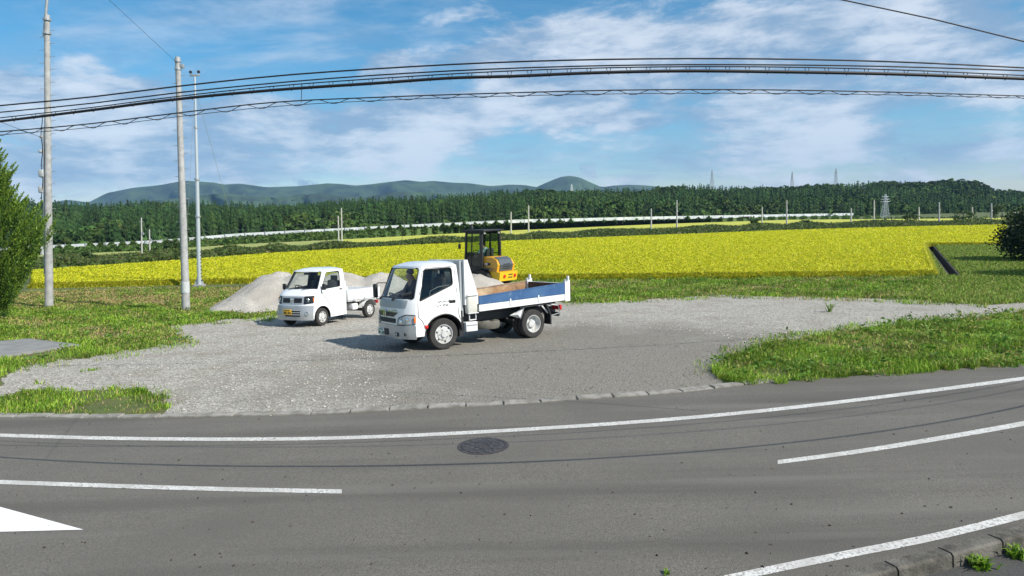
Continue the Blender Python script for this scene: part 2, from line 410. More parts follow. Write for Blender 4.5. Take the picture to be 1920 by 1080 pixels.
M_arrow = mat('fresh_road_paint', (0.80, 0.80, 0.80), 0.65, c2=(0.62, 0.62, 0.62), scale=30, contrast=(.55, .8))
MB().add([(p.x, p.y, 0.017) for p in tri], [tuple(range(6))]).build('arrow_marking', M_arrow, road, None)

# gravel lot
lot_px = [(-250, 775), (-100, 750), (0, 722), (40, 688), (200, 664), (355, 640), (310, 611), (440, 598), (530, 590), (600, 578), (760, 560), (900, 556),
          (1080, 569), (1200, 563), (1350, 554), (1450, 556), (1650, 561), (1850, 569), (2000, 560), (2150, 545), (2150, 566), (1900, 589), (1750, 603), (1640, 617), (1520, 634), (1420, 650), (1350, 676), (1335, 700), (1365, 716), (1420, 718)]
lot_px += [(x, y + 0) for x, y in reversed(curve_px(GUT, 300, 1390, 24))] + [(318, 764), (305, 742), (250, 728), (150, 735), (60, 728), (-40, 760), (-150, 790)]
def ragged(pts, seed, ax=9.0, ay=3.2, closed=True):
    r = random.Random(seed); out = []; n_ = len(pts)
    for i in range(n_ if closed else n_ - 1):
        (x0, y0), (x1, y1) = pts[i], pts[(i + 1) % n_]; k = max(1, int(math.hypot(x1 - x0, (y1 - y0) * 3) / 14))
        for j in range(k):
            t_ = j / k; x = x0 + (x1 - x0) * t_; y = y0 + (y1 - y0) * t_; sc_ = max(.35, (y - 403) / 250)
            out.append((x + r.uniform(-ax, ax) * sc_, y + r.uniform(-ay, ay) * sc_))
    return out
lot_px = [p for p in lot_px]
lot_w = gxy(ragged(lot_px[:30], 5, closed=False) + lot_px[29:55] + ragged(lot_px[54:], 6, closed=False)[1:])
# compacted, dirty middle of the lot: world position of its shape
def gravel_mat():
    M = bpy.data.materials.new('gravel'); M.use_nodes = True; nt = M.node_tree; N, L = nt.nodes, nt.links; b = N['Principled BSDF']
    b.inputs['Roughness'].default_value = 0.95; b.inputs['Specular IOR Level'].default_value = 0.2
    tc = N.new('ShaderNodeTexCoord'); 
    def nz(s, d, typ='ShaderNodeTexNoise'):
        n = N.new(typ); n.inputs['Scale'].default_value = s
        if 'Detail' in n.inputs: n.inputs['Detail'].default_value = d
        L.new(tc.outputs['Object'], n.inputs['Vector']); return n
    def mr(v, a, bb):
        n = N.new('ShaderNodeMapRange'); n.inputs['From Min'].default_value = a; n.inputs['From Max'].default_value = bb; L.new(v, n.inputs['Value']); return n.outputs[0]
    def mx(f, a, c):
        n = N.new('ShaderNodeMix'); n.data_type = 'RGBA'; L.new(f, n.inputs[0])
        for i, v in ((6, a), (7, c)):
            if isinstance(v, tuple): n.inputs[i].default_value = (*v, 1)
            else: L.new(v, n.inputs[i])
        return n.outputs[2]
    vor = nz(21, 0, 'ShaderNodeTexVoronoi')
    sp = N.new('ShaderNodeSeparateColor'); L.new(vor.outputs['Color'], sp.inputs[0])
    stone = mx(sp.outputs[0], (0.27, 0.255, 0.22), (0.53, 0.505, 0.45))
    stone = mx(mr(vor.outputs['Distance'], 0.012, 0.03) if False else mr(nz(30, 5).outputs['Fac'], .54, .66), stone, (0.13, 0.12, 0.10))
    dirt = mx(mr(nz(26, 6).outputs['Fac'], .38, .64), (0.145, 0.134, 0.112), (0.255, 0.238, 0.203))
    # wheel-worn area
    sep = N.new('ShaderNodeSeparateXYZ'); L.new(tc.outputs['Object'], sep.inputs[0])
    def ell(cx, cy, rx, ry):
        a = N.new('ShaderNodeMath'); a.operation = 'SUBTRACT'; L.new(sep.outputs[0], a.inputs[0]); a.inputs[1].default_value = cx
        a2 = N.new('ShaderNodeMath'); a2.operation = 'DIVIDE'; L.new(a.outputs[0], a2.inputs[0]); a2.inputs[1].default_value = rx
        c = N.new('ShaderNodeMath'); c.operation = 'SUBTRACT'; L.new(sep.outputs[1], c.inputs[0]); c.inputs[1].default_value = cy
        c2 = N.new('ShaderNodeMath'); c2.operation = 'DIVIDE'; L.new(c.outputs[0], c2.inputs[0]); c2.inputs[1].default_value = ry
        v = N.new('ShaderNodeCombineXYZ'); L.new(a2.outputs[0], v.inputs[0]); L.new(c2.outputs[0], v.inputs[1])
        ln = N.new('ShaderNodeVectorMath'); ln.operation = 'LENGTH'; L.new(v.outputs[0], ln.inputs[0]); return ln.outputs['Value']
    e = ell(1.4, 14.4, 6.2, 6.4)
    ad = N.new('ShaderNodeMath'); ad.operation = 'ADD'; L.new(e, ad.inputs[0])
    ns = N.new('ShaderNodeMath'); ns.operation = 'MULTIPLY'; L.new(nz(0.8, 5).outputs['Fac'], ns.inputs[0]); ns.inputs[1].default_value = 1.1; L.new(ns.outputs[0], ad.inputs[1])
    f = N.new('ShaderNodeMapRange'); f.inputs['From Min'].default_value = 1.75; f.inputs['From Max'].default_value = 1.15; L.new(ad.outputs[0], f.inputs['Value'])
    stone = mx(mr(nz(.9, 5).outputs['Fac'], .5, .75), stone, (0.27, 0.24, 0.195))
    f2 = N.new('ShaderNodeMath'); f2.operation = 'MULTIPLY'; L.new(f.outputs[0], f2.inputs[0]); f2.inputs[1].default_value = 0.85
    L.new(mx(f2.outputs[0], stone, dirt), b.inputs['Base Color'])
    bp = N.new('ShaderNodeBump'); bp.inputs['Strength'].default_value = 0.9; bp.inputs['Distance'].default_value = 0.03
    L.new(nz(38, 4).outputs['Fac'], bp.inputs['Height']); L.new(bp.outputs[0], b.inputs['Normal'])
    return M
M_gravel = gravel_mat()
lot = sheet('gravel_lot', lot_w, 0.006, M_gravel); tag(lot, kind='structure')
# loose stones lying on it
Ps = scatter(lot_w, 60000); dd = Ps[:, 1]
keep = rng.random(len(Ps)) < np.clip((15 / dd) ** 1.2, 0.1, 1) * np.where((np.abs(Ps[:, 0] - 1.2) / 4.6) ** 2 + ((Ps[:, 1] - 14.6) / 5.4) ** 2 < .8, .35, 1.0)
Ps = Ps[keep]; n = len(Ps)
oc = np.array([(1, 0, 0), (0, 1, 0), (-1, 0, 0), (0, -1, 0), (0, 0, .8), (0, 0, -.8)], float)
fc = np.array([(0, 1, 4), (1, 2, 4), (2, 3, 4), (3, 0, 4)])
sz = (0.008 + 0.020 * rng.random(n) ** 3)[:, None, None]
Vs = oc[None] * sz * (0.6 + .8 * rng.random((n, 6, 3)))
Vs += np.stack([Ps[:, 0], Ps[:, 1], zgn(Ps[:, 1]) + 0.010], 1)[:, None]
ix = (np.arange(n)[:, None, None] * 6 + fc[None]).ravel()
wn = ((Ps[:, 0] - 1.2) / 4.6) ** 2 + ((Ps[:, 1] - 14.6) / 5.4) ** 2 < .8; g = 0.22 + 0.26 * rng.random((n, 1)); g[wn] = 0.13 + .16 * rng.random((wn.sum(), 1)); cs = np.repeat(np.concatenate([g, g * .95, g * .86], 1), 6, 0)
tag(link('loose_stones', fast_mesh('loose_stones', Vs.reshape(-1, 3), 3, ix, cs), mat('stone', (.3, .3, .3), .9, attr='col')),
    'loose grey stones strewn over the gravel lot', 'gravel', kind='stuff')

# strip of bare, dry earth along the paddy side
tk_px = [(1040, 541), (1150, 538), (1300, 536), (1500, 535), (1750, 537), (1960, 541), (2200, 545), (2200, 549), (1960, 546), (1750, 542), (1500, 539.5), (1300, 541), (1150, 543), (1040, 545)]
trk = sheet('dirt_track', gxy(ragged(tk_px, 21, 8, 2.0)), .010, mat('dry_earth', (.27, .205, .125), .95, c2=(.18, .14, .085), scale=2, detail=8, bump=.5)); tag(trk, kind='structure')
# concrete edging blocks between lot and asphalt
edg = empty('road_edging', (0, 0, 0)); tag(edg, kind='structure')
cum = [0.0]
for i in range(1, len(gut_w)): cum.append(cum[-1] + math.dist(gut_w[i], gut_w[i - 1]))
def along(s): return Vector((np.interp(s, cum, [p[0] for p in gut_w]), np.interp(s, cum, [p[1] for p in gut_w])))
s = 0.0; k = 0; M_edge = mat('edging_concrete', (0.30, 0.285, 0.255), 0.9, c2=(0.19, 0.18, 0.155), scale=6, bump=.4, bscale=60, contrast=(.4, .6))
while s < cum[-1] - .6:
    a, b = along(s), along(s + .585); px = pix((*a, 0))[0]
    if -160 < px < 1420:
        t = (b - a).normalized(); nn = Vector((-t.y, t.x)); w = 0.17
        dz = [random.uniform(-.008, .012) for _ in range(4)]; o = nn * random.uniform(-.012, .012)
        top = [a + o + t * .007, b + o - t * .007, b + o - t * .007 + nn * w, a + o + t * .007 + nn * w]
        ins = [p + ((a + b) / 2 + nn * w / 2 - p).normalized() * .012 for p in top]
        vs = [(*p, -.05) for p in top] + [(*p, .028 + z) for p, z in zip(top, dz)] + [(*p, .036 + z) for p, z in zip(ins, dz)]
        fs = [(0, 1, 5, 4), (1, 2, 6, 5), (2, 3, 7, 6), (3, 0, 4, 7), (4, 5, 9, 8), (5, 6, 10, 9), (6, 7, 11, 10), (7, 4, 8, 11), (8, 9, 10, 11)]
        MB().add(vs, fs).build('edging_block', M_edge, edg, None); k += 1
    s += .6
# near kerb: mossy precast stones
kerb = empty('kerb', (0, 0, 0)); tag(kerb, kind='structure')
M_kerb = mat('kerb_concrete', (0.115, 0.105, 0.088), 0.95, c2=(0.05, 0.047, 0.038), scale=9, bump=.6, bscale=45, contrast=(.35, .62), c3=(.15, .14, .12), scale3=3)
cumk = [0.0]
for i in range(1, len(kt_w)): cumk.append(cumk[-1] + math.dist(kt_w[i], kt_w[i - 1]))
def alongk(s): return Vector((np.interp(s, cumk, [p[0] for p in kt_w]), np.interp(s, cumk, [p[1] for p in kt_w])))
s = 0.25
while s < cumk[-1] - .7:
    a, b = alongk(s), alongk(s + .592); t = (b - a).normalized(); nn = Vector((t.y, -t.x)); w = .15
    prof = [(0, -.1), (0, .105), (.018, .122), (w - .018, .122), (w, .105), (w + .02, -.16)]
    vs = [(*(e + nn * u), z + random.uniform(-.003, .003)) for e in (a + t * .005, b - t * .005) for u, z in prof]; n = len(prof)
    fs = [(i, i + 1, n + i + 1, n + i) for i in range(n - 1)] + [tuple(range(n)), tuple(range(2 * n - 1, n - 1, -1))]
    MB().add(vs, fs).build('kerb_stone', M_kerb, kerb, None)
    s += .6
foot_loop = [tuple(Vector(p) + Vector((0.02, -.14))) for p in kt_w] + [(30, -20), (-14, -20), (-14, kt_w[0][1] - .2)]
panel('footway', foot_loop, [], lambda x, y: (x, y, .006 - 0.0), mat('dark_asphalt', (.05, .05, .05), .9, c2=(.08, .078, .07), scale=60, bump=.4), None, outward=(0, 0, 1), smooth=None)['kind'] = 'structure'
# manhole cover
mc = G(906, 838); mh = empty('manhole_cover', (mc.x, mc.y, 0.012)); tag(mh, 'round dark cast iron manhole cover set in the asphalt', 'manhole cover')
M_iron = mat('cast_iron', (0.045, 0.042, 0.045), .6, .3, c2=(.085, .075, .07), scale=12)
MB().lathe([(.335, .0), (.335, .005), (.29, .006), (.29, .0)], (0, 0, 0), (0, 0, 1), 40).build('frame', M_iron, mh)
MB().lathe([(.283, .0), (.283, .006), (0, .006)], (0, 0, 0), (0, 0, 1), 40).build('lid', M_iron, mh)
rel = MB()
for r in (.24, .16):
    for k in range(14 if r > .2 else 9):
        a = 2 * math.pi * k / (14 if r > .2 else 9); rel.box((r * math.cos(a), r * math.sin(a), .0075), (.06, .045, .006), Matrix.Rotation(a, 3, 'Z'), .002)
rel.lathe([(.10, .005), (.10, .011), (.08, .011), (.08, .005)], (0, 0, 0), (0, 0, 1), 24)
rel.box((0, 0, .009), (.12, .02, .006)); rel.build('relief', mat('worn_iron', (.12, .11, .11), .5, .5, c2=(.05, .05, .05), scale=20), mh)
# concrete slab by the conifer
slab_pts = sp_ = [G(*p) for p in ((-160, 655), (0, 644), (55, 639), (152, 651), (62, 663), (0, 673), (-160, 690))]
slab = MB().add([(p.x, p.y, zg(p.y) + .002) for p in sp_] + [(p.x, p.y, zg(p.y) + .07) for p in sp_], [tuple(range(7, 14))] + [(i, (i + 1) % 7, (i + 1) % 7 + 7, i + 7) for i in range(7)]).build('concrete_slab', mat('slab_concrete', (.26, .26, .25), .9, c2=(.19, .19, .18), scale=3), None, None)
tag(slab, 'flat pale concrete slab lying in the grass at the left edge', 'slab')
# fallen leaf bits on the road
P = []
while len(P) < 300:
    p = G(random.uniform(-50, 1950), random.uniform(745, 1075))
    if pts_in(road_loop, np.array([[p.x, p.y]]))[0]: P.append((p.x, p.y, .02))
P = np.array(P); Q, ix, cc = leaf_cloud(P, .010 + .022 * rng.random(len(P)), jit((.05, .035, .022), len(P), .5), .85, .7)
tag(link('fallen_leaves', fast_mesh('fallen_leaves', Q, 4, ix, cc), mat('dead_leaf', (.05, .04, .03), .8, attr='col')), 'dry brown leaf bits scattered over the asphalt', 'leaf litter', kind='stuff')

# ================================================================== paddies, embankment, hills
def ip(pts, x): return float(np.interp(x, [p[0] for p in pts], [p[1] for p in pts]))
M_blade = mat('grass_blade', (.1, .2, .03), .6, attr='col', transl=.35, spec=.25)
RZ = ZF + 0.33                                # top of the rice
BACK = [(60, 505), (100, 502), (330, 487), (500, 474), (760, 459), (980, 449.5), (1240, 439.5), (1480, 430.5), (1700, 424), (1888, 420)]
FRONT = [(60, 540), (250, 536), (400, 532), (700, 527), (1050, 524), (1400, 521), (1747, 518)]
fr_w = [tuple(G(*p).xy) for p in FRONT]
bk_w = [tuple(Gz(x, y, RZ).xy) for x, y in BACK]
corner = [tuple(Gz(1731, 457, RZ).xy), tuple(Gz(1740, 454.5, RZ).xy), tuple(Gz(1890, 453, RZ).xy)]
rice_loop = fr_w + corner + list(reversed(bk_w))
M_rice = mat('rice_canopy', (0.52, 0.52, 0.014), .8, c2=(0.42, 0.47, 0.016), scale=2.2, detail=8, bump=1.0, bscale=9, contrast=(.35, .7), c3=(.50, .48, .02), scale3=.12, spec=.2)
rice = empty('rice_paddy', (0, 40, ZF)); tag(rice, 'wide ripening yellow-green rice paddy beyond the gravel lot', 'rice field', kind='stuff')
def child(o, p):
    o.parent = p; o.matrix_parent_inverse = Matrix.Translation(p.location).inverted(); return o
o = panel('rice_canopy', rice_loop, [], lambda x, y: (x, y, RZ - .10 + .05 * math.sin(x * .9 + y * .31) * math.sin(y * .7 - x * .13)), M_rice, None, cu=np.arange(-60, 130, 2.5), cv=np.arange(30, 130, 2.5), outward=(0, 0, 1), smooth=None)
child(o, rice); o['kind'] = 'stuff'
rc = [Vector((*p, 0)) for p in fr_w + corner]
sk = MB()
for a, b in zip(rc[:-1], rc[1:]):
    sk.add([(a.x, a.y - .38, ZF), (b.x, b.y - .38, ZF), (b.x, b.y - .18, ZF + .20), (a.x, a.y - .18, ZF + .20), (b.x, b.y - .02, RZ - .06), (a.x, a.y - .02, RZ - .06)], [(0, 1, 2, 3), (3, 2, 4, 5)])
o = sk.build('rice_edge', mat('rice_stems', (.52, .50, .03), .9, c2=(.62, .56, .05), scale=6), None, None); child(o, rice); o['kind'] = 'stuff'
# ears and blades: dense at the front, thinner far back
P = scatter(rice_loop, 1500000); d = np.hypot(P[:, 0], P[:, 1]); P = P[rng.random(len(P)) < np.clip((36 / d) ** 2.3, 0, 1)][:330000]; n = len(P)
d = np.hypot(P[:, 0], P[:, 1])
big = .5 + .5 * np.sin(P[:, 0] * .35 + 1.7 * np.sin(P[:, 1] * .12)) * np.sin(P[:, 1] * .21 + P[:, 0] * .05)
C = jit((.62, .61, .018), n, .2); gmask = rng.random(n) < .38 - .12 * big; C[gmask] = jit((.44, .50, .02), gmask.sum(), .3)
ymask = rng.random(n) < .12; C[ymask] = jit((.66, .58, .08), ymask.sum(), .2)
o = blades('rice_blades', np.stack([P[:, 0], P[:, 1], np.full(n, RZ - .20)], 1), .22 + .12 * rng.random(n), (.018 + .00095 * d), .55 + .5 * rng.random(n), C, M_blade); child(o, rice); o['kind'] = 'stuff'
# front face of the paddy
seg = np.array(fr_w + corner); L_ = np.r_[0, np.cumsum(np.hypot(*np.diff(seg, axis=0).T))]; n = 42000
t = rng.random(n) * L_[-1]; X = np.interp(t, L_, seg[:, 0]); Y = np.interp(t, L_, seg[:, 1]) + 0
hz_ = rng.random(n); Y = Y - .38 + hz_ * .34 - .05 * rng.random(n)
C = jit((.66, .62, .05), n, .25); gm = rng.random(n) < .3; C[gm] = jit((.42, .48, .04), gm.sum(), .35)
o = blades('rice_fringe', np.stack([X, Y, ZF + .01 + hz_ * .22], 1), .12 + .12 * rng.random(n), .04, .5 + .5 * rng.random(n), C, M_blade); child(o, rice); o['kind'] = 'stuff'

# far paddies, as thin strips of standing rice
FL = [(60, 486), (270, 477), (450, 467), (640, 460), (960, 441), (1240, 428), (1480, 420), (1700, 416), (1900, 413)]
FU = [(60, 479), (270, 470), (450, 458), (640, 449), (960, 432), (1240, 420), (1480, 412), (1700, 410.5), (1900, 408)]
fz = ZF + .25
a = [tuple(Gz(x, y, fz).xy) for x, y in FL]; b = [tuple(Gz(x, y, fz).xy) for x, y in FU]
def strip_block(name, a, b, z0, z1, mt, i0, i1):
    A, B = a[i0:i1], b[i0:i1]; n = len(A)
    vs = [(*p, z1) for p in A] + [(*p, z1) for p in B] + [(*p, z0) for p in A]
    return MB().add(vs, [(i, i + 1, n + i + 1, n + i) for i in range(n - 1)] + [(2 * n + i, 2 * n + i + 1, i + 1, i) for i in range(n - 1)]).build(name, mt, None, None)
M_rice2 = mat('far_rice', (.52, .50, .05), .9, c2=(.34, .38, .05), scale=.25, detail=6, contrast=(.35, .65))
M_rice3 = mat('far_meadow', (.36, .36, .10), .9, c2=(.22, .27, .06), scale=.2, detail=6)
tag(strip_block('far_paddy', a, b, ZF, fz, M_rice3, 0, 4), 'pale strip of far paddy behind the weedy bank, left part', 'rice field', kind='stuff')
tag(strip_block('far_paddy', a, b, ZF, fz, M_rice2, 3, 9), 'yellow strip of far paddy behind the weedy bank, right part', 'rice field', kind='stuff')

# white barrier along the raised road, on its embankment
WA, WB = Vector((-70, 100)), Vector((121, 240))
def wall_y(px):
    r = ray(px, 430); t = r.x / r.y; d = WB - WA      # x = t*y
    k = (t * WA.y - WA.x) / (d.x - t * d.y); return WA.y + d.y * k
WT = [(-60, 466), (100, 459.5), (300, 450), (440, 438), (700, 424.5), (960, 412), (1200, 406.5), (1480, 401.5), (1600, 399.5)]
WBt = [(-60, 477), (100, 469), (300, 459), (440, 446), (700, 431.5), (960, 418), (1200, 412), (1480, 406.5), (1600, 404)]
wx = np.linspace(-60, 1600, 90)
wt = [V(x, ip(WT, x), wall_y(x)) for x in wx]; wb = [V(x, ip(WBt, x), wall_y(x)) for x in wx]
bar = empty('roadside_barrier', tuple(wb[0])); tag(bar, 'long low white barrier along the raised road before the forest', 'barrier')
M_bar = mat('barrier_white', (.60, .63, .64), .6, c2=(.40, .44, .45), scale=.6)
n = len(wt); th = Vector((.25, .5, 0)).normalized() * .25
b_ = MB(); b_.add([tuple(p) for p in wt] + [tuple(p) for p in wb] + [tuple(p + th) for p in wt] + [tuple(p + th) for p in wb],
     [(i, i + 1, n + i + 1, n + i) for i in range(n - 1)] + [(2*n + i, 2*n + i + 1, i + 1, i) for i in range(n - 1)] + [(2*n + i + 1, 2*n + i, 3*n + i, 3*n + i + 1) for i in range(n - 1)])
child(b_.build('barrier_panel', M_bar, None, None), bar)
ps = MB()
for i in range(0, n, 2): ps.tube([wb[i] - th * 1.2 - Vector((0, 0, .4)), wt[i] - th * 1.2 + Vector((0, 0, .12))], .06, 6)
pso = child(ps.build('barrier_posts', M_steel, None, None), bar); pso['kind'] = 'stuff'
# embankment sheet from the far paddies up to the barrier and on under the forest
M_bank = mat('bank_weeds', (.075, .13, .028), .95, c2=(.045, .085, .018), scale=.7, detail=8, bump=1.0, bscale=3, c3=(.11, .15, .04), scale3=.08)
xs = np.linspace(-260, 2300, 130); rows = [[], [], [], []]
for x in xs:
    g0 = Gz(x, ip(FU, x) + (x < 60) * (60 - x) * .05, ZF + .05); w = V(x, ip(WBt, x) + (1.0 if x < 1600 else 1.5 - (x - 1600) * .004), min(wall_y(x), 420) if x < 1750 else wall_y(1750))
    mid_ = g0.lerp(w, .55); mid_.z += .35 * (w.z - g0.z)
    back_ = w + Vector((0, 25, -.6))
    for r_, p in zip(rows, (g0, mid_, w, back_)): r_.append(p)
bm_ = MB(); nx = len(xs)
bm_.add([tuple(p) for r_ in rows for p in r_], [(j * nx + i, j * nx + i + 1, (j + 1) * nx + i + 1, (j + 1) * nx + i) for j in range(3) for i in range(nx - 1)])
tag(bm_.build('embankment', M_bank, None, 60), kind='structure')
# weeds growing over the embankment (reads as one mass)
def bank_weeds():
    P = []; S = []
    for _ in range(26000):
        x = random.uniform(-60, 2000); i = int(np.searchsorted(xs, x)) - 1; t = random.random()
        p = rows[0][i].lerp(rows[1][i], t * 2) if t < .5 else rows[1][i].lerp(rows[2][i], t * 2 - 1)
        k = .15 + .3 * random.random() ** 2; P.append((p.x + random.uniform(-1, 1), p.y, p.z + k * random.random())); S.append(.35 + .35 * random.random())
    # taller growth hiding parts of the barrier
    for (x0, x1, m_) in ((90, 400, 46), (690, 780, 14), (835, 955, 22), (1020, 1080, 9), (1285, 1335, 8)):
        for _ in range(m_):
            x = random.uniform(x0, x1); i = int(np.searchsorted(xs, x)) - 1; b0 = rows[2][i]; hh = random.uniform(.6, 1.25) * (wt[i if i < 89 else 88] - wb[i if i < 89 else 88]).length
            for _ in range(90):
                h = random.random(); P.append((b0.x + random.gauss(0, .34) * (1.1 - h), b0.y - .9 + random.gauss(0, .25), b0.z + h * hh)); S.append(.35)
    P = np.array(P); C = jit((.075, .13, .025), len(P), .45)
    return leaf_cloud(P, np.array(S), C, 0.2, .8)
Q, ix, cc = bank_weeds()
tag(link('bank_weeds', fast_mesh('bank_weeds', Q, 4, ix, cc), M_blade), 'dark weeds covering the embankment below the white barrier', 'weeds', kind='stuff')
# weedy bank between the two paddies
BL = [(x, y - .5) for x, y in BACK]; P = []; S = []
for _ in range(60000):
    x = random.uniform(40, 1900); g0 = Gz(x, ip(BACK, x), RZ); g1 = Gz(x, ip(FL, x), ZF + .1); t = random.random()
    p = g0.lerp(g1, .06 + .94 * t); h = (.25 + .55 * (0.5 + .5 * math.sin(x * .05 + 2 * math.sin(x * .013)))) * (1 if t < .7 else .6)
    P.append((p.x, p.y, ZF + .1 + h * random.random())); S.append(.28 + .2 * random.random())
P = np.array(P); C = jit((.085, .125, .03), len(P), .45); br = rng.random(len(P)) < .12; C[br] = jit((.16, .15, .06), br.sum(), .3)
Q, ix, cc = leaf_cloud(P, np.array(S), C, 0.1, .5)
tag(link('weedy_bank', fast_mesh('weedy_bank', Q, 4, ix, cc), M_blade), 'strip of tall weeds along the far edge of the yellow paddy', 'weeds', kind='stuff')

# box culverts under the raised road
for i, (px, py, w_) in enumerate(((446, 452, 16), (1161, 416, 10), (1396, 411, 15))):
    ii = int(np.searchsorted(xs, px)); p = V(px, py, (rows[0][ii].y * .45 + rows[2][ii].y * .55)); k = p.y / F; w = w_ * k * .5; h = 8 * k
    c = empty('culvert', (p.x, p.y, p.z)); tag(c, ['grey concrete culvert mouth in the bank, behind the steel mast', 'smallest concrete culvert mouth in the bank, at the middle', 'grey concrete culvert mouth in the bank, furthest right'][i], 'culvert', 'culvert mouths in the embankment')
    fr = MB(); fr.box((-w, 0, 0), (.25, 2, h)); fr.box((w, 0, 0), (.25, 2, h)); fr.box((0, 0, h / 2 + .1), (2 * w + .4, 2.01, .2)); fr.build('portal', M_conc, c, None)
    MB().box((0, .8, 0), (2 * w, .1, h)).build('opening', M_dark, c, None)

# forest on its hillside
FT = [(-160, 372), (0, 384), (40, 374), (100, 376), (165, 383), (250, 377), (400, 380), (500, 386), (560, 382), (640, 376), (700, 371), (800, 371), (900, 362), (960, 357), (1000, 354), (1050, 357), (1120, 356), (1200, 353), (1270, 346), (1340, 350), (1400, 351), (1500, 347), (1560, 344), (1680, 338), (1740, 340), (1790, 335), (1830, 340), (1868, 355), (1920, 357), (2150, 362)]
FB = [(-160, 462), (100, 452), (300, 446), (440, 434), (700, 420), (960, 409), (1200, 404), (1480, 400), (1600, 404), (1750, 413), (1920, 410), (2150, 410)]
def fdepth(px, t):
    d0 = min(wall_y(min(px, 1500)) + 12, 300); return d0 + 190 * t
M_hill = mat('forest_floor', (.03, .05, .014), .95, c2=(.02, .035, .01), scale=.2)
hx = np.linspace(-160, 2150, 90); HT = 12
hv = []; ht = [0, .25, .5, .75, 1.0, 1.4]
for t in ht:
    for x in hx:
        tt = min(t, 1); yb = ip(FB, x) - 18; yt = ip(FT, x)
        p = V(x, yb + (yt - yb) * tt, fdepth(x, t)); p.z -= 6.6 + (10 * (t - 1) if t > 1 else 0) + (1.5 if t == 0 else 0); hv.append(tuple(p))
nx = len(hx)
hill = MB().add(hv, [(j * nx + i, j * nx + i + 1, (j + 1) * nx + i + 1, (j + 1) * nx + i) for j in range(len(ht) - 1) for i in range(nx - 1)]).build('hill', M_hill, None, 60); tag(hill, kind='structure')
def cedar(seed):
    r = np.random.default_rng(seed); vs = []; fs = []
    L = 6
    for k in range(L):
        z0 = .10 + .86 * (k / L); rad = .21 * (1 - k / L) ** .8 + .02; n = 7; b = len(vs)
        vs.append((0, 0, z0 + .22 * (1 - .5 * k / L)))
        for j in range(n):
            a = 2 * math.pi * (j + r.random() * .6) / n; q = rad * (.55 + .75 * r.random()); vs.append((q * math.cos(a), q * math.sin(a), z0 - .03 * r.random()))
            a2 = a + math.pi / n; q2 = rad * .42; vs.append((q2 * math.cos(a2), q2 * math.sin(a2), z0 + .05))
        m_ = 2 * n
        for j in range(m_): fs.append((b, b + 1 + j, b + 1 + (j + 1) % m_))
    return np.array(vs), np.array(fs)
def broad(seed):
    r = np.random.default_rng(seed); vs = []; fs = []
    cl = r.normal(size=(9, 3)) * (.22, .22, .15) + (0, 0, .62)
    for c in cl:
        for _ in range(13):
            u = r.normal(size=3); u /= np.linalg.norm(u); u[2] = abs(u[2]) * .9 - .15; p = c + u * .17 * (.8 + .3 * r.random())
            w = np.cross(u, r.normal(size=3)); w /= np.linalg.norm(w) + 1e-6; w2 = np.cross(u, w); s = .085; w2 = w2 + u * .5 * r.normal()
            b = len(vs); vs += [p - w * s, p + w * s * .5 + w2 * s, p + w * s * .5 - w2 * s]; fs.append((b, b + 1, b + 2))
    return np.array(vs), np.array(fs)
TC = [cedar(i) for i in range(5)]; TB = [broad(i + 20) for i in range(5)]
AV, AI, AC = [], [], []; base = 0
cand = []
for _ in range(13500):
    px = random.uniform(-160, 2150); t = random.random() ** .9; cand.append((px, t))
for px in np.arange(-160, 2150, 3.0): cand.append((px + random.uniform(-3, 3), 1.0))
cx, cy = np.meshgrid(np.arange(0, 40), np.arange(0, 12)); kind_noise = rng.random((14, 48))
for px, t in cand:
    yb = ip(FB, px) - 18; yt = ip(FT, px); p = V(px, yb + (yt - yb) * t, fdepth(px, t))
    kn = kind_noise[int(t * 12.9), int((px + 170) / 50) % 48] + .35 * (px > 1000) * (px < 1750) - .45 * (t < .16) * 0
    if 430 < px < 760 and t < .5: kn += .25
    isb = kn > (.86 if px < 700 else .80) or (t < .06) or (px > 1700 and t > .6 and random.random() < .75)
    T = (TB if isb else TC)[random.randrange(5)]
    h = random.uniform(4, 6.5) if isb else random.uniform(5.5, 9)
    if t > .97: h = random.uniform(4.8, 6.6)
    pz = p.z - 6.4 - (2 if t < .1 else 0); a = random.random() * 6.28; ca, sa = math.cos(a), math.sin(a); w = h * random.uniform(.8, 1.15) * (1.15 if isb else .9)
    v = T[0]; vv = np.stack([(v[:, 0] * ca - v[:, 1] * sa) * w + p.x, (v[:, 0] * sa + v[:, 1] * ca) * w + p.y, v[:, 2] * h + pz], 1)
    AV.append(vv); AI.append(T[1] + base); base += len(vv)
    c = np.array((.044, .082, .018) if isb else (.024, .054, .014)) * random.uniform(.55, 1.5) * (.75 + .5 * kind_noise[int(t * 7) % 14, int((px + 400) / 37) % 48]) * np.array((random.uniform(.85, 1.25), 1, 1))
    AC.append(np.repeat(c[None], len(vv), 0) * (.8 + .4 * rng.random((len(vv), 1))))
M_leaf = mat('tree_foliage', (.03, .06, .015), .85, attr='col', spec=.15)
tag(link('forest', fast_mesh('forest', np.concatenate(AV), 3, np.concatenate(AI).ravel(), np.concatenate(AC)), M_leaf), 'dense dark cedar and broadleaf forest covering the hillside', 'forest', kind='stuff')

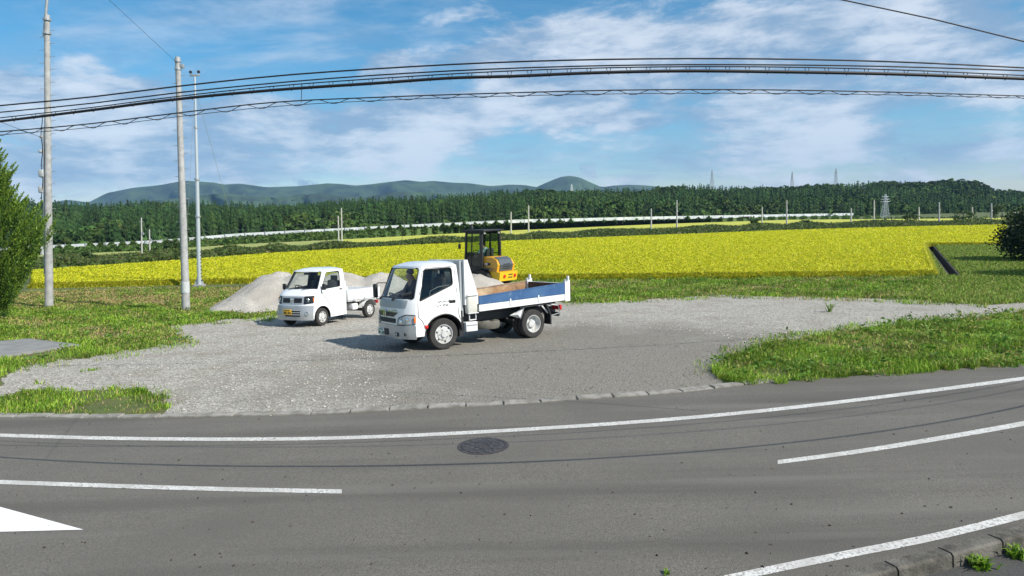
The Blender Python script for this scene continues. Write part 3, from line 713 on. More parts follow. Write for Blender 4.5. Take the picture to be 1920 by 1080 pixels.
# blue mountains
from mathutils import noise as mnoise
def mountain(name, prof, depth, drop, mt, seed, foot):
    r = np.random.default_rng(seed); x0, x1 = prof[0][0], prof[-1][0]; X = np.linspace(x0, x1, 220); rowsn = 26; vs = []
    ph = r.random(8) * 6.28
    for j in range(rowsn):
        t = j / (rowsn - 1)                       # 0 crest .. 1 foot
        for x in X:
            c = V(x, ip(prof, x), depth); zf = -5.0
            sp = math.sin(x * .045 + ph[0] + 1.4 * math.sin(x * .017 + ph[1])) + .6 * math.sin(x * .11 + ph[2]) + .25 * math.sin(x * .29 + ph[3])
            k = (1 - t) ** (1.25) ; z = zf + (c.z - zf) * k
            y = depth - foot * t + sp * 85 * math.sin(math.pi * min(1, t * 1.1)) 
            xx = c.x + 30 * math.sin(t * 9 + x * .03 + ph[4]) * t
            nn_ = mnoise.fractal(Vector((x * .028, t * 3.4, seed)), .9, 2.0, 6); z += nn_ * 26 * math.sin(math.pi * min(1, t * 1.15)) * (depth / 2600); y += nn_ * 40 * math.sin(math.pi * t)
            vs.append((xx * (y / depth), y, z))
    n = len(X)
    o = MB().add(vs, [(j * n + i, j * n + i + 1, (j + 1) * n + i + 1, (j + 1) * n + i) for j in range(rowsn - 1) for i in range(n - 1)]).build(name, mt, None, 80)
    return tag(o, kind='structure')
M_mt = mat('mountain_forest', (.046, .085, .028), .95, c2=(.014, .030, .012), scale=.012, detail=10, bump=1.0, bscale=.05, contrast=(.38, .64))
RIDGE = [(-300, 400), (60, 390), (100, 379), (125, 374.5), (150, 377), (165, 380), (200, 362), (250, 352), (300, 347), (345, 338.5), (400, 342), (420, 346), (450, 344), (500, 351), (560, 349), (615, 343.5), (640, 345), (665, 348), (690, 346), (730, 341), (762, 337.5), (790, 341), (810, 339), (850, 342.5), (880, 343.5), (920, 349), (955, 346), (985, 347), (1005, 351), (1030, 340), (1050, 332), (1067, 329.5), (1085, 332), (1105, 341), (1128, 351), (1150, 348), (1180, 346.5), (1210, 347.5), (1260, 353), (1400, 362), (1700, 385)]
mountain('mountain', RIDGE, 2600, 0, M_mt, 3, 700)
FOOT = [(120, 395), (300, 375), (420, 362), (520, 371), (600, 362), (680, 371), (740, 359), (830, 362), (900, 368), (1000, 366), (1100, 368), (1250, 372)]
mountain('mountain', FOOT, 1700, 0, M_mt, 8, 450)

# ================================================================== vehicles
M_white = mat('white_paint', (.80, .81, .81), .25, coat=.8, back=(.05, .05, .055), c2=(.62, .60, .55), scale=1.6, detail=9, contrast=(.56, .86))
M_whiteb = mat('white_bed_paint', (.74, .75, .75), .45, c2=(.55, .53, .49), scale=3, contrast=(.55, .8))
M_grey = mat('grey_panel', (.34, .37, .38), .35, coat=.3)
M_silver = mat('silver_bumper', (.42, .44, .45), .32, .25, coat=.3, c2=(.36, .37, .37), scale=3)
M_black = mat('black_plastic', (.016, .016, .018), .55)
M_blk2 = mat('black_trim', (.025, .025, .028), .4)
M_rubber = mat('tyre_rubber', (.028, .027, .026), .85, c2=(.06, .055, .048), scale=9, contrast=(.5, .8))
M_rim = mat('silver_wheel', (.62, .63, .63), .42, .1, c2=(.46, .45, .43), scale=7)
M_lamp = mat('lamp_lens', (.36, .40, .43), .08, coat=.6)
M_chrome = mat('chrome', (.72, .73, .74), .15, 1.0)
M_glass = glass('window_glass', (.86, .90, .88)); M_glassd = glass('dark_glass', (.55, .58, .58))
M_seat = mat('seat_fabric', (.05, .055, .06), .9, c2=(.08, .08, .085), scale=30)
M_dash = mat('dashboard', (.035, .037, .04), .6)
M_blue = mat('blue_board_paint', (.026, .085, .215), .5, c2=(.05, .125, .26), scale=2.2, c3=(.14, .20, .30), scale3=5, contrast3=(.62, .78))
M_rust = mat('rusty_steel', (.34, .21, .11), .85, c2=(.18, .10, .055), scale=3.5, detail=8, bump=.3, c3=(.48, .38, .25), scale3=2.0, contrast3=(.5, .7))
M_orange = mat('amber_lens', (.75, .16, .02), .2); M_red = mat('red_lens', (.55, .02, .02), .2)

def rootframe(name, x, y, yaw):
    n = Vector((0, SLOPE, 1)).normalized(); fx = Vector((math.cos(yaw), math.sin(yaw), 0)); fx = (fx - n * fx.dot(n)).normalized(); ly = n.cross(fx)
    o = empty(name); mm = Matrix.Identity(4); 
    for i in range(3): mm[i][0], mm[i][1], mm[i][2] = fx[i], ly[i], n[i]
    mm[0][3], mm[1][3], mm[2][3] = x, y, zg(y) + .008
    o.matrix_world = mm; o.rotation_mode = 'XYZ'; return o
class Cab:
    def __init__(s, W, XF, CD, p): s.Wp, s.Xp, s.Cp, s.p = W, XF, CD, p
    def f(s, tab, z): return float(np.interp(z, [a for a, _ in tab], [b for _, b in tab]))
    def W(s, z): return s.f(s.Wp, z)
    def X(s, z): return s.f(s.Xp, z)
    def C(s, z): return s.f(s.Cp, z)
    def front(s, u, z, off=0.0):
        k = abs(u) ** s.p
        return Vector((s.X(z) - s.C(z) * k + off * (1 - .55 * k), u * s.W(z) + off * k * (1 if u > 0 else -1), z))
    def xs(s, z): return s.X(z) - s.C(z)
    def side(s, sg):
        return lambda x, z, off=0.0: Vector((x, sg * (s.W(z) + off), z))
def fr(lo, hi, step): return list(np.arange(lo, hi + 1e-6, step))
def wheel(root, x, y, r, w, kind, steer=0.0, sg=1):
    o = empty('wheel', (x, y, r)); o.parent = root; o.rotation_euler = (0, 0, steer); ax = (0, sg, 0)
    k = w / 2
    MB().lathe([(r * .60, -k), (r * .93, -k), (r * .985, -k * .82), (r, -k * .4), (r, k * .4), (r * .985, k * .82), (r * .93, k), (r * .62, k * 1.0), (r * .60, k * .8)], (0, 0, 0), ax, 36, False).build('tyre', M_rubber, o, 30)
    if kind == 'front':
        pr = [(r * .615, k * .55), (r * .625, k * .98), (r * .585, k * .98), (r * .55, k * .60), (r * .44, k * .62), (r * .40, k * .80), (r * .20, k * .86), (r * .19, k * 1.15), (r * .08, k * 1.2), (0, k * 1.2)]
    else:
        pr = [(r * .60, -k * .6), (r * .625, k * .98), (r * .585, k * .98), (r * .54, k * .45), (r * .47, -k * .15), (r * .38, -k * .22), (r * .27, -k * .10), (r * .26, k * .45), (r * .12, k * .5), (0, k * .5)]
    rim = MB().lathe(pr, (0, 0, 0), ax, 32, False).build('rim', M_rim, o, 30)
    h = MB(); dd = k * .63 if kind == 'front' else -k * .25
    for q in range(6):
        a = q * math.pi / 3 + .3; h.lathe([(r * .055, dd - .002), (r * .055, dd + .014), (0, dd + .014)], (r * .495 * math.cos(a), 0, r * .495 * math.sin(a)), ax, 10)
    h.build('hand_hole', M_dark, o)['kind'] = 'stuff'
    h = MB(); dd = k * .84 if kind == 'front' else -k * .22
    for q in range(5):
        a = q * math.pi * .4; h.lathe([(r * .035, dd - .01), (r * .035, dd + .025), (0, dd + .03)], (r * .29 * math.cos(a), 0, r * .29 * math.sin(a)), ax, 6)
    h.build('wheel_nut', M_chrome if kind == 'front' else M_dark, o)['kind'] = 'stuff'
    return o
def outw(c0): return lambda c: c - Vector(c0)
def seam(parent, pts, name='panel_gap', r=.007):
    return MB().tube(pts, r, 4).build(name, M_black, parent, None)

def person(name, J, root, shirt, trousers, head_c, hairc, facing, cap=None):
    """J: joint name -> position in the parent frame; one skinned body"""
    rad = dict(pelvis=.15, waist=.145, chest=.165, neck=.058, head=.088, crown=.075, chin=.06, nose=.016, shL=.075, shR=.075, elL=.05, elR=.05, wrL=.034, wrR=.034, haL=.04, haR=.04,
               hipL=.095, hipR=.095, knL=.066, knR=.066, anL=.045, anR=.045, toL=.04, toR=.04)
    ed = [('pelvis', 'waist'), ('waist', 'chest'), ('chest', 'neck'), ('neck', 'head'), ('head', 'crown'), ('head', 'chin'), ('chin', 'nose'), ('chest', 'shL'), ('chest', 'shR'), ('shL', 'elL'), ('shR', 'elR'), ('elL', 'wrL'), ('elR', 'wrR'), ('wrL', 'haL'), ('wrR', 'haR'),
          ('pelvis', 'hipL'), ('pelvis', 'hipR'), ('hipL', 'knL'), ('hipR', 'knR'), ('knL', 'anL'), ('knR', 'anR'), ('anL', 'toL'), ('anR', 'toR')]
    fwv = Vector(facing).normalized(); J = {k: Vector(v) for k, v in J.items()}
    hd = J['head']; J['crown'] = hd + Vector((0, 0, .075)); J['chin'] = hd + fwv * .045 - Vector((0, 0, .06)); J['nose'] = hd + fwv * .11 - Vector((0, 0, .02))
    for s in 'LR':
        h = J['ha' + s]; w = J['wr' + s]; d = (h - w).normalized(); sd = d.cross(Vector((0, 0, 1))).normalized()
        for i, (o_, ln) in enumerate(((-.033, .06), (-.011, .075), (.011, .07), (.033, .055))):
            a = h + d * .035 + sd * o_; b = a + d * ln * .55 - Vector((0, 0, .012)); c = b + d * ln * .2 - Vector((0, 0, .03))
            for t, p in zip('abc', (a, b, c)): J[f'f{s}{i}{t}'] = p; rad[f'f{s}{i}{t}'] = .0095
            ed += [('ha' + s, f'f{s}{i}a'), (f'f{s}{i}a', f'f{s}{i}b'), (f'f{s}{i}b', f'f{s}{i}c')]
        t0 = w.lerp(h, .7) - sd * .035 * (1 if s == 'L' else -1); J[f't{s}'] = t0; rad[f't{s}'] = .012; J[f't{s}2'] = t0 + d * .05 - Vector((0, 0, .01)); rad[f't{s}2'] = .010
        ed += [('ha' + s, f't{s}'), (f't{s}', f't{s}2')]
    names = list(J); me = bpy.data.meshes.new('tmp'); me.from_pydata([J[k] for k in names], [(names.index(a), names.index(b)) for a, b in ed], [])
    o = bpy.data.objects.new('tmp', me); col.objects.link(o); o.modifiers.new('s', 'SKIN'); sv = me.skin_vertices[0].data
    for i, k in enumerate(names): sv[i].radius = (rad[k], rad[k]); sv[i].use_root = (k == 'pelvis')
    sb = o.modifiers.new('u', 'SUBSURF'); sb.levels = 2; sb.render_levels = 2
    dg = bpy.context.evaluated_depsgraph_get(); m2 = bpy.data.meshes.new_from_object(o.evaluated_get(dg)); bpy.data.objects.remove(o)
    b = link(name, m2, None, None)
    for q in (shirt, trousers, mat('skin', (.42, .25, .17), .6)): m2.materials.append(q)
    segs = [(J[a], J[b_], a, b_) for a, b_ in ed]
    for f_ in m2.polygons:
        c = f_.center; best = min(segs, key=lambda s_: (c - (s_[0] + (s_[1] - s_[0]) * max(0, min(1, (c - s_[0]).dot(s_[1] - s_[0]) / max(1e-9, (s_[1] - s_[0]).length_squared))))).length)
        t = best[2] + best[3]
        f_.material_index = 1 if any(q in t for q in ('hip', 'kn', 'an', 'to')) and 'elbow' not in t else (2 if any(q in t for q in ('neck', 'head', 'wr', 'ha', 'f', 'nose')) else 0)
        f_.use_smooth = True
    # hair shell and eyes
    hs = MB(); N1, N2 = 14, 8; vs = []; c0 = hd + Vector((0, 0, .03)) - fwv * .012; rt_ = fwv.cross(Vector((0, 0, 1)))
    for i in range(N2 + 1):
        ph = (math.pi * .62) * i / N2
        for j in range(N1):
            a = 2 * math.pi * j / N1; fwc = math.cos(a); lim = ph * (.62 if fwc > .4 else 1.0)
            vs.append(c0 + Vector((0, 0, .118 * math.cos(lim))) + (fwv * math.cos(a) * 1.12 + rt_ * math.sin(a)) * .100 * math.sin(lim))
    hs.add(vs, [(i * N1 + j, i * N1 + (j + 1) % N1, (i + 1) * N1 + (j + 1) % N1, (i + 1) * N1 + j) for i in range(N2) for j in range(N1)])
    h = hs.build('cap' if cap else 'hair', hairc, b, 60)
    if cap:
        MB().box(hd + fwv * .14 + Vector((0, 0, .055)), (.11, .13, .012), Matrix.Rotation(math.atan2(fwv.y, fwv.x), 3, 'Z'), .005).build('peak', hairc, h)
    for s in (-1, 1):
        MB().lathe([(0, -.012), (.010, -.006), (.012, 0), (.010, .006), (0, .012)], hd + fwv * .088 + rt_ * .034 * s + Vector((0, 0, .012)), fwv, 8).build('eye', M_black, b, 60)
        MB().lathe([(0, -.014), (.022, -.008), (.028, 0), (.022, .008), (0, .012)], hd + rt_ * .094 * s - Vector((0, 0, .005)), rt_, 10).build('ear', MATS['skin'], b, 60)
    b.matrix_world = root.matrix_world.copy()
    return b

def grille_text(root, rows_, mapf, mt, name='lettering'):
    """small strokes standing for worn lettering: (u, v, w, h, slant)"""
    o = MB()
    for u, v, w, h, s_ in rows_:
        q = [mapf(u, v), mapf(u + w, v), mapf(u + w + s_, v + h), mapf(u + s_, v + h)]; o.add(q, [(0, 1, 2, 3)])
    return o.build(name, mt, root, None, False)

# ------------------------------------------------------------------ dump truck
def dump_truck():
    T = rootframe('dump_truck', -2.076, 16.386, 3.7754)
    tag(T, 'white small dump truck with blue sideboards parked on the gravel', 'truck')
    cb = Cab([(0, .835), (.6, .85), (1.1, .84), (1.5, .79), (1.94, .70), (2.2, .60)],
             [(.30, .95), (.42, .975), (.62, .985), (.95, .965), (1.15, .94), (1.20, .925), (1.93, .565), (1.98, .52)],
             [(.30, .235), (.62, .25), (1.15, .24), (1.93, .11)], 4.5)
    zr = 1.93
    body = empty('cab'); body.parent = T
    # sides
    for sg in (1, -1):
        sm = cb.side(sg); arch = [(0.0 + .50 * math.cos(a), .36 + .46 * math.sin(a)) for a in np.linspace(R(152), R(5), 16)]
        lp = [(-.455, .58)] + arch + [(.50, .36), (cb.xs(.36), .36)] + [(cb.xs(z), z) for z in fr(.45, 1.93, .1)] + [(cb.xs(zr), zr), (-.455, zr), (-.455, 1.6)]
        win = rloop([(.61, 1.155), (-.29, 1.48), (-.31, 1.875), (.415, 1.855)], [.04, .06, .07, .05])
        panel('side_panel', lp, [win], sm, M_white, body, cv=fr(.5, 1.9, .1), outward=(0, sg, 0))
        panel('side_window', [(x, z) for x, z in win], [], lambda x, z: sm(x, z, -.02), M_glassd if sg > 0 else M_glass, body, cv=fr(1.2, 1.8, .1), outward=(0, sg, 0))
        fl = MB().tube([sm(x, z, .002) for x, z in win] + [sm(*win[0], .002)], .013, 6).build('window_seal', M_black, body)
        if sg > 0:
            seam(body, [sm(x, z, .004) for x, z in ((.66, 1.12), (.66, .80), (.56, .70), (.50, .55))])
            seam(body, [sm(x, z, .004) for x, z in ((-.385, 1.86), (-.385, 1.3), (-.40, .80), (-.44, .66))])
            seam(body, [sm(x, z, .004) for x, z in ((-.36, 1.90), (.36, 1.885), (.47, 1.80), (.60, 1.30))], r=.006)
            hd = MB().box((-.24, .842, 1.095), (.17, .02, .075), None, .012).build('door_handle', M_black, body); MB().box((-.24, .858, 1.105), (.13, .02, .026), None, .008).build('grip', M_blk2, hd)
            MB().lathe([(.045, .0), (.045, .02), (.03, .03), (0, .032)], (.47, .845, .57), (0, 1, 0), 16).build('side_marker', M_red, body)
            # worn lettering on the door, two short lines
            rr = random.Random(4); rows_ = []
            for ln, (x0, z0, k_) in enumerate(((.14, 1.085, 7), (.22, 1.0, 8))):
                x = x0
                for q in range(k_):
                    for _ in range(3): rows_.append((x - rr.random() * .03, z0 + rr.random() * .035, -rr.uniform(.004, .03), rr.uniform(.005, .028), -.008))
                    x -= .043
            grille_text(body, rows_, lambda x, z: cb.side(1)(x, z, .006), mat('lettering_grey', (.08, .08, .09), .6))['kind'] = 'stuff'
        # arch liner and lower sill
        al = MB(); a0 = [Vector((.50 * math.cos(a), sg * .82, .36 + .46 * math.sin(a))) for a in np.linspace(R(175), R(0), 16)]
        for p, q in zip(a0[:-1], a0[1:]): al.add([p, q, q - Vector((0, sg * .5, 0)), p - Vector((0, sg * .5, 0))], [(0, 1, 2, 3)])
        al.build('wheel_arch', M_black, body)
        MB().tube([p + Vector((0, sg * .025, 0)) for p in a0[1:]], .018, 6).build('arch_trim', M_blk2, body)
    # front with windscreen opening
    us = fr(-1, 1, .1)
    ws = rloop([(-.955, 1.21), (.955, 1.21), (.925, 1.885), (-.925, 1.885)], [.05, .05, .06, .06])
    panel('front_panel', [(-1, .62), (1, .62), (1, zr), (-1, zr)], [ws], lambda u, z: cb.front(u, z), M_white, body, cu=us, cv=fr(.7, 1.9, .1), outward=(1, 0, 0))
    panel('windscreen', ws, [], lambda u, z: cb.front(u, z, -.015), M_glass, body, cu=us, cv=fr(1.3, 1.8, .1), outward=(1, 0, .3))
    MB().tube([cb.front(u, z, .002) for u, z in ws] + [cb.front(*ws[0], .002)], .016, 6).build('windscreen_seal', M_black, body)
    fm = lambda off: (lambda u, z: cb.front(u, z, off))
    panel('cowl_panel', rloop([(-.88, 1.00), (.78, 1.00), (.84, 1.185), (-.92, 1.185)], .03), [], fm(.008), M_grey, body, cu=us, cv=[1.1], outward=(1, 0, 0))
    panel('garnish', rloop([(-.78, .90), (-.62, .80), (.30, .80), (.52, .90)], .02), [], fm(.014), M_blk2, body, cu=us, cv=[.85], outward=(1, 0, 0), thick=.006)
    panel('garnish_trim', rloop([(-.80, .925), (.55, .925), (.52, .905), (-.78, .905)], .005), [], fm(.018), M_chrome, body, cu=us, outward=(1, 0, 0), thick=.006)
    panel('grille', rloop([(-.60, .66), (.42, .66), (.42, .765), (-.60, .765)], .02), [], fm(.012), M_black, body, cu=us, outward=(1, 0, 0), thick=.006)
    for z in (.69, .73): MB().tube([cb.front(u, z, .02) for u in np.linspace(-.58, .40, 12)], .006, 4).build('grille_bar', M_blk2, body)
    em = empty('emblem', tuple(cb.front(-.16, .865, .03))); em.parent = body
    MB().lathe([(.075, 0), (.082, .008), (.075, .016), (.058, .016), (.058, 0)], (0, 0, 0), (1, 0, 0), 28).build('ring', M_chrome, em)
    e = MB(); e.box((.012, -.028, 0), (.012, .02, .10), Matrix.Rotation(R(-14), 3, 'X')); e.box((.012, .028, 0), (.012, .02, .10), Matrix.Rotation(R(14), 3, 'X')); e.box((.010, 0, 0), (.01, .05, .018)); e.build('symbol', M_chrome, em)
    rr = random.Random(2); grille_text(body, [(.26 + i * .035, .945, .024, .014, .004) for i in range(6)], fm(.011), M_black, 'model_letters')['kind'] = 'stuff'
    for sg in (1, -1):
        hl = empty('headlight'); hl.parent = body
        lp = rloop([(sg * .50, .63), (sg * 1.0, .655), (sg * 1.0, .84), (sg * .80, .85), (sg * .56, .775)], .03)
        panel('lens', lp, [], fm(.012), M_lamp, hl, cu=us, cv=[.7, .77], outward=(1, sg * .4, 0), thick=.008)
        panel('bezel', [(u * 1.0 + (0 if abs(u) >= .999 else sg * 0), z) for u, z in rloop([(sg * .47, .61), (sg * 1.0, .635), (sg * 1.0, .86), (sg * .79, .87), (sg * .53, .785)], .03)], [], fm(.006), M_black, hl, cu=us, cv=[.7, .77], outward=(1, sg * .4, 0), thick=.003)
        for u_, z_ in ((.66, .70), (.84, .745)):
            MB().lathe([(.055, 0), (.045, .006), (0, .008)], cb.front(sg * u_, z_, .020), (1, sg * .3, 0), 16).build('reflector', M_chrome, hl)
        MB().box(cb.front(sg * .985, .75, .022), (.05, .02, .13), None, .006).build('indicator', M_orange, hl)
    # bumper
    bp = empty('bumper'); bp.parent = T
    panel('bumper_shell', rloop([(-1, .31), (1, .31), (1, .615), (-1, .615)], .02), [], fm(.02), M_silver, bp, cu=us, cv=fr(.35, .6, .05), outward=(1, 0, 0), thick=.02)
    for sg in (1, -1):
        MB().box(cb.front(sg * .48, .41, .024), (.02, .15, .09), None, .008).build('fog_recess', M_black, bp)
        MB().lathe([(.036, 0), (.036, .014), (.02, .022), (0, .022)], cb.front(sg * .48, .41, .03), (1, 0, 0), 16).build('fog_lamp', M_lamp, bp)
        MB().lathe([(.034, 0), (.034, .006), (0, .006)], cb.front(sg * .78, .42, .03), (1, 0, 0), 14).build('tow_hole', M_black, bp)
    MB().box(cb.front(-.10, .44, .03), (.02, .20, .14), None, .005).build('bumper_opening', M_black, bp)
    pl = MB().box(cb.front(-.40, .425, .035), (.012, .33, .165), None, .006).build('number_plate', mat('plate_white', (.68, .70, .68), .4), bp)
    t = MB(); x0 = cb.front(-.40, .425, .045)
    for i, (w_, h_, zc) in enumerate(((.05, .03, .05), (.05, .03, .05), (.04, .03, .05))): t.box((x0.x, x0.y + .07 - i * .07, x0.z + zc), (.004, w_, h_))
    for i in range(5): t.box((x0.x, x0.y + .12 - i * .058, x0.z - .025), (.004, .036 if i != 2 else .02, .065 if i != 2 else .012))
    t.build('plate_marks', mat('plate_green', (.02, .16, .08), .5), pl)['kind'] = 'stuff'
    # roof and rear wall
    rf = MB(); nu, nt_ = 21, 9; vs = []
    for j in range(nt_):
        t_ = j / (nt_ - 1)
        for i in range(nu):
            u = -1 + 2 * i / (nu - 1); f0 = cb.front(u, zr); x = f0.x + (-.456 - f0.x) * t_
            z = zr + (.105 * (1 - abs(u) ** 2.6)) * min(1, (math.sin(math.pi * min(t_ * 1.3 + .0, .5)) ** .8)) * (1 if t_ < .9 else .85) + (.0)
            vs.append((x, f0.y, z))
    rf.add(vs, [(j * nu + i, j * nu + i + 1, (j + 1) * nu + i + 1, (j + 1) * nu + i) for j in range(nt_ - 1) for i in range(nu - 1)])
    rme = rf.mesh(); o = link('roof', rme, M_white, body, 50)
    bm = bmesh.new(); bm.from_mesh(rme)
    for f_ in bm.faces:
        if f_.normal.z < 0: f_.normal_flip()
    bm.to_mesh(rme); bm.free()
    panel('rear_wall', [(-1, .58), (1, .58), (1, zr), (.6, zr + .07), (0, zr + .085), (-.6, zr + .07), (-1, zr)], [rloop([(-.62, 1.33), (.62, 1.33), (.58, 1.76), (-.58, 1.76)], .05)], lambda u, z: (-.455, u * cb.W(z), z), M_white, body, cv=fr(.7, 1.9, .1), outward=(-1, 0, 0))
    panel('rear_window', rloop([(-.62, 1.33), (.62, 1.33), (.58, 1.76), (-.58, 1.76)], .05), [], lambda u, z: (-.45, u * cb.W(z), z), M_glass, body, outward=(-1, 0, 0))
    panel('cab_floor', [(-.44, -.80), (.70, -.80), (.86, -.4), (.86, .4), (.70, .80), (-.44, .80)], [], lambda x, y: (x, y, .80), M_dash, body, outward=(0, 0, 1))
    # inside: dash, wheel, seats
    ds = MB().prism([(.92, 1.18), (.60, 1.17), (.50, 1.06), (.52, .85), (.80, .82)], -.72, .72, lambda v: Vector((min(v.x, .86), v.y * (.62 if v.x > .7 else 1), v.z))).build('dashboard', M_dash, body, 30)
    sw = empty('steering_wheel', (.56, -.40, 1.18)); sw.parent = body; sw.rotation_euler = (0, R(-38), 0)
    MB().tube([(.19 * math.cos(a), .19 * math.sin(a), 0) for a in np.linspace(0, 2 * math.pi, 25)], .014, 6, False).build('rim', M_black, sw)
    s_ = MB(); s_.lathe([(.05, -.02), (.05, .02), (0, .03)], (0, 0, 0), (0, 0, 1), 12)
    for a in (0, 2.1, 4.2): s_.tube([(0, 0, 0), (.18 * math.cos(a), .18 * math.sin(a), 0)], .012, 5)
    s_.tube([(0, 0, 0), (.0, 0, -.35)], .025, 6); s_.build('hub', M_black, sw)
    for y in (-.40, .40):
        st = empty('seat'); st.parent = body
        MB().box((.08, y, .98), (.46, .48, .16), None, .05).build('cushion', M_seat, st, 60)
        MB().box((-.16, y, 1.33), (.13, .46, .62), Matrix.Rotation(R(-8), 3, 'Y'), .05).build('seat_back', M_seat, st, 60)
        MB().box((-.205, y, 1.70), (.09, .26, .18), None, .035).build('headrest', M_seat, st, 60)
    # passenger grab bar loops seen through the side window
    MB().tube([(.30, .70, 1.16), (.26, .71, 1.36), (.06, .715, 1.44), (-.24, .715, 1.47)], .014, 6).build('grab_bar', mat('bar_grey', (.22, .22, .22), .5), body)
    MB().box((.0, .55, 1.80), (.04, .26, .12), None, .012).build('sun_visor', mat('visor', (.45, .44, .40), .7), body)
    # mirrors, wipers, aerial
    for sg in (1, -1):
        mr_ = empty('door_mirror'); mr_.parent = body
        ex = .98 if sg < 0 else .93
        x_, y_ = (.80, -1.02) if sg < 0 else (.72, .99)
        if sg < 0:
            MB().box((x_, y_, 1.33), (.09, .15, .34), None, .035).build('housing', M_black, mr_, 60)
            MB().tube([(.62, -.80, 1.52), (.76, -.96, 1.52), (x_, y_, 1.46)], .012, 6).build('arm', M_black, mr_)
            MB().tube([(.66, -.83, 1.12), (.78, -.98, 1.13), (x_, y_, 1.2)], .012, 6).build('arm', M_black, mr_)
    for y in (-.45, .20):
        w0 = cb.front(y / .82, 1.20, .03); MB().tube([w0, cb.front((y + .28) / .82, 1.235, .035), cb.front((y + .55) / .82, 1.25, .035)], .008, 5).build('wiper', M_black, body)
        MB().lathe([(.03, 0), (.03, .03), (0, .035)], w0 - Vector((.01, 0, .01)), (1, 0, .3), 10).build('wiper_pivot', M_black, body)
    MB().tube([(.42, -.66, 1.93), (.10, -.78, 2.75)], .004, 4).build('aerial', M_black, body)
    # chassis
    for y in (-.36, .36): MB().box((-1.70, y, .62), (4.0, .07, .17)).build('chassis_rail', M_dark, T)
    cr = MB()
    for x in (-3.5, -2.9, -2.1, -1.4, -.7): cr.box((x, 0, .62), (.08, .66, .12))
    cr.build('cross_members', M_dark, T)['kind'] = 'stuff'
    MB().tube([(-2.6, -.7, .36), (-2.6, .7, .36)], .07, 10).build('rear_axle', M_dark, T)
    MB().tube([(0, -.6, .36), (0, .6, .36)], .05, 10).build('front_axle', M_dark, T)
    MB().lathe([(.0, -.14), (.12, -.1), (.17, 0), (.12, .1), (0, .14)], (-2.6, 0, .36), (1, 0, 0), 14).build('differential', M_dark, T, 60)
    MB().box((-.2, 0, .55), (1.1, .6, .42), None, .05).build('engine', M_dark, T)
    for y in (.48, -.48):
        MB().tube([(-2.0, y, .52), (-2.3, y, .43), (-2.6, y, .40), (-2.9, y, .45), (-3.2, y, .55)], .03, 5).build('leaf_spring', M_dark, T)
    wheel(T, 0, .74, .36, .20, 'front', R(-5)); wheel(T, 0, -.74, .36, .20, 'front', R(-5), -1)
    wheel(T, -2.6, .75, .36, .20, 'rear'); wheel(T, -2.6, .50, .36, .20, 'front'); wheel(T, -2.6, -.75, .36, .20, 'rear', 0, -1); wheel(T, -2.6, -.50, .36, .20, 'front', 0, -1)
    sp = empty('spare_wheel', (-1.36, .52, .44)); sp.parent = T
    MB().lathe([(.21, -.09), (.33, -.09), (.355, -.04), (.355, .05), (.33, .09), (.21, .09), (.2, .0)], (0, 0, 0), (0, 0, 1), 32, False).build('tyre', mat('dusty_rubber', (.10, .095, .08), .9, c2=(.15, .14, .115), scale=6), sp)
    MB().lathe([(.21, .03), (.12, .07), (0, .07)], (0, 0, 0), (0, 0, 1), 24).build('rim', M_rim, sp)
    # guard behind the cab (bed headboard), tank, battery box
    gd = empty('headboard'); gd.parent = T
    MB().prism([(-.60, 2.04), (-.70, 2.04), (-.97, 1.20), (-.97, .98), (-.60, .98)], -.82, .82).build('guard_plate', M_whiteb, gd, 20)
    for sg in (1, -1): MB().prism([(-.52, 2.02), (-.585, 2.02), (-.60, .70), (-.52, .70)], sg * .60 - .10, sg * .60 + .14).build('air_gap_plate', M_grey, gd, 20)
    tk = empty('oil_tank'); tk.parent = T
    MB().box((-.775, .80, .985), (.29, .16, .46), None, .05).build('tank_body', mat('tank_cream', (.68, .69, .64), .4, c2=(.55, .54, .48), scale=4), tk, 60)
    for z in (1.2, .78): MB().tube([(-.63, .80, z), (-.63, .895, z), (-.92, .895, z), (-.92, .80, z)], .012, 5).build('strap', M_steel, tk)
    MB().tube([(-.70, .83, .755), (-.70, .83, .62), (-.88, .83, .62), (-.88, .83, .755)], .016, 5).build('bracket', M_whiteb, tk)
    bt = MB().box((-.755, .74, .46), (.32, .22, .22), None, .012).build('battery_box', M_whiteb, T); MB().box((-.755, .855, .50), (.28, .01, .03)).build('latch', M_steel, bt)
    MB().box((-.50, .60, .55), (.10, .35, .60)).build('step_bracket', M_black, T)
    # bed
    bd = empty('dump_bed'); bd.parent = T
    x0, x1 = -.985, -3.66
    zt = lambda x: 1.145 + (x0 - x) / (x0 - x1) * .175
    zs = lambda x: .80 + (x0 - x) / (x0 - x1) * .08
    def brd(name, za, zb, y0, y1, mt, xa=x0, xb=x1, par=bd):
        vs = []
        for x in (xa, xb):
            for y in (y0, y1):
                for zf in (za, zb): vs.append((x, y, zf(x)))
        return MB().add(vs, [(0, 1, 3, 2), (4, 6, 7, 5), (0, 4, 5, 1), (2, 3, 7, 6), (0, 2, 6, 4), (1, 5, 7, 3)]).build(name, mt, par, None)
    L1 = brd('sideboard', lambda x: zs(x) + .165, zt, .80, .845, M_blue); L2 = brd('sideboard', lambda x: zs(x) + .165, zt, -.845, -.80, M_blue)
    brd('board_lining', lambda x: zs(x) + .17, lambda x: zt(x) - .012, .793, .797, M_rust, x0 - .03, x1 + .03, L1); brd('board_lining', lambda x: zs(x) + .17, lambda x: zt(x) - .012, -.797, -.793, M_rust, x0 - .03, x1 + .03, L2)
    for par, sg in ((L1, 1), (L2, -1)):
        brd('top_rail', lambda x: zt(x), lambda x: zt(x) + .018, sg * .79 - .0, sg * .852, M_blue if sg > 0 else M_rust, x0, x1, par)
    for sg in (1, -1): brd('bed_sill', zs, lambda x: zs(x) + .158, sg * .80 - .03, sg * .80 + .035, M_whiteb)
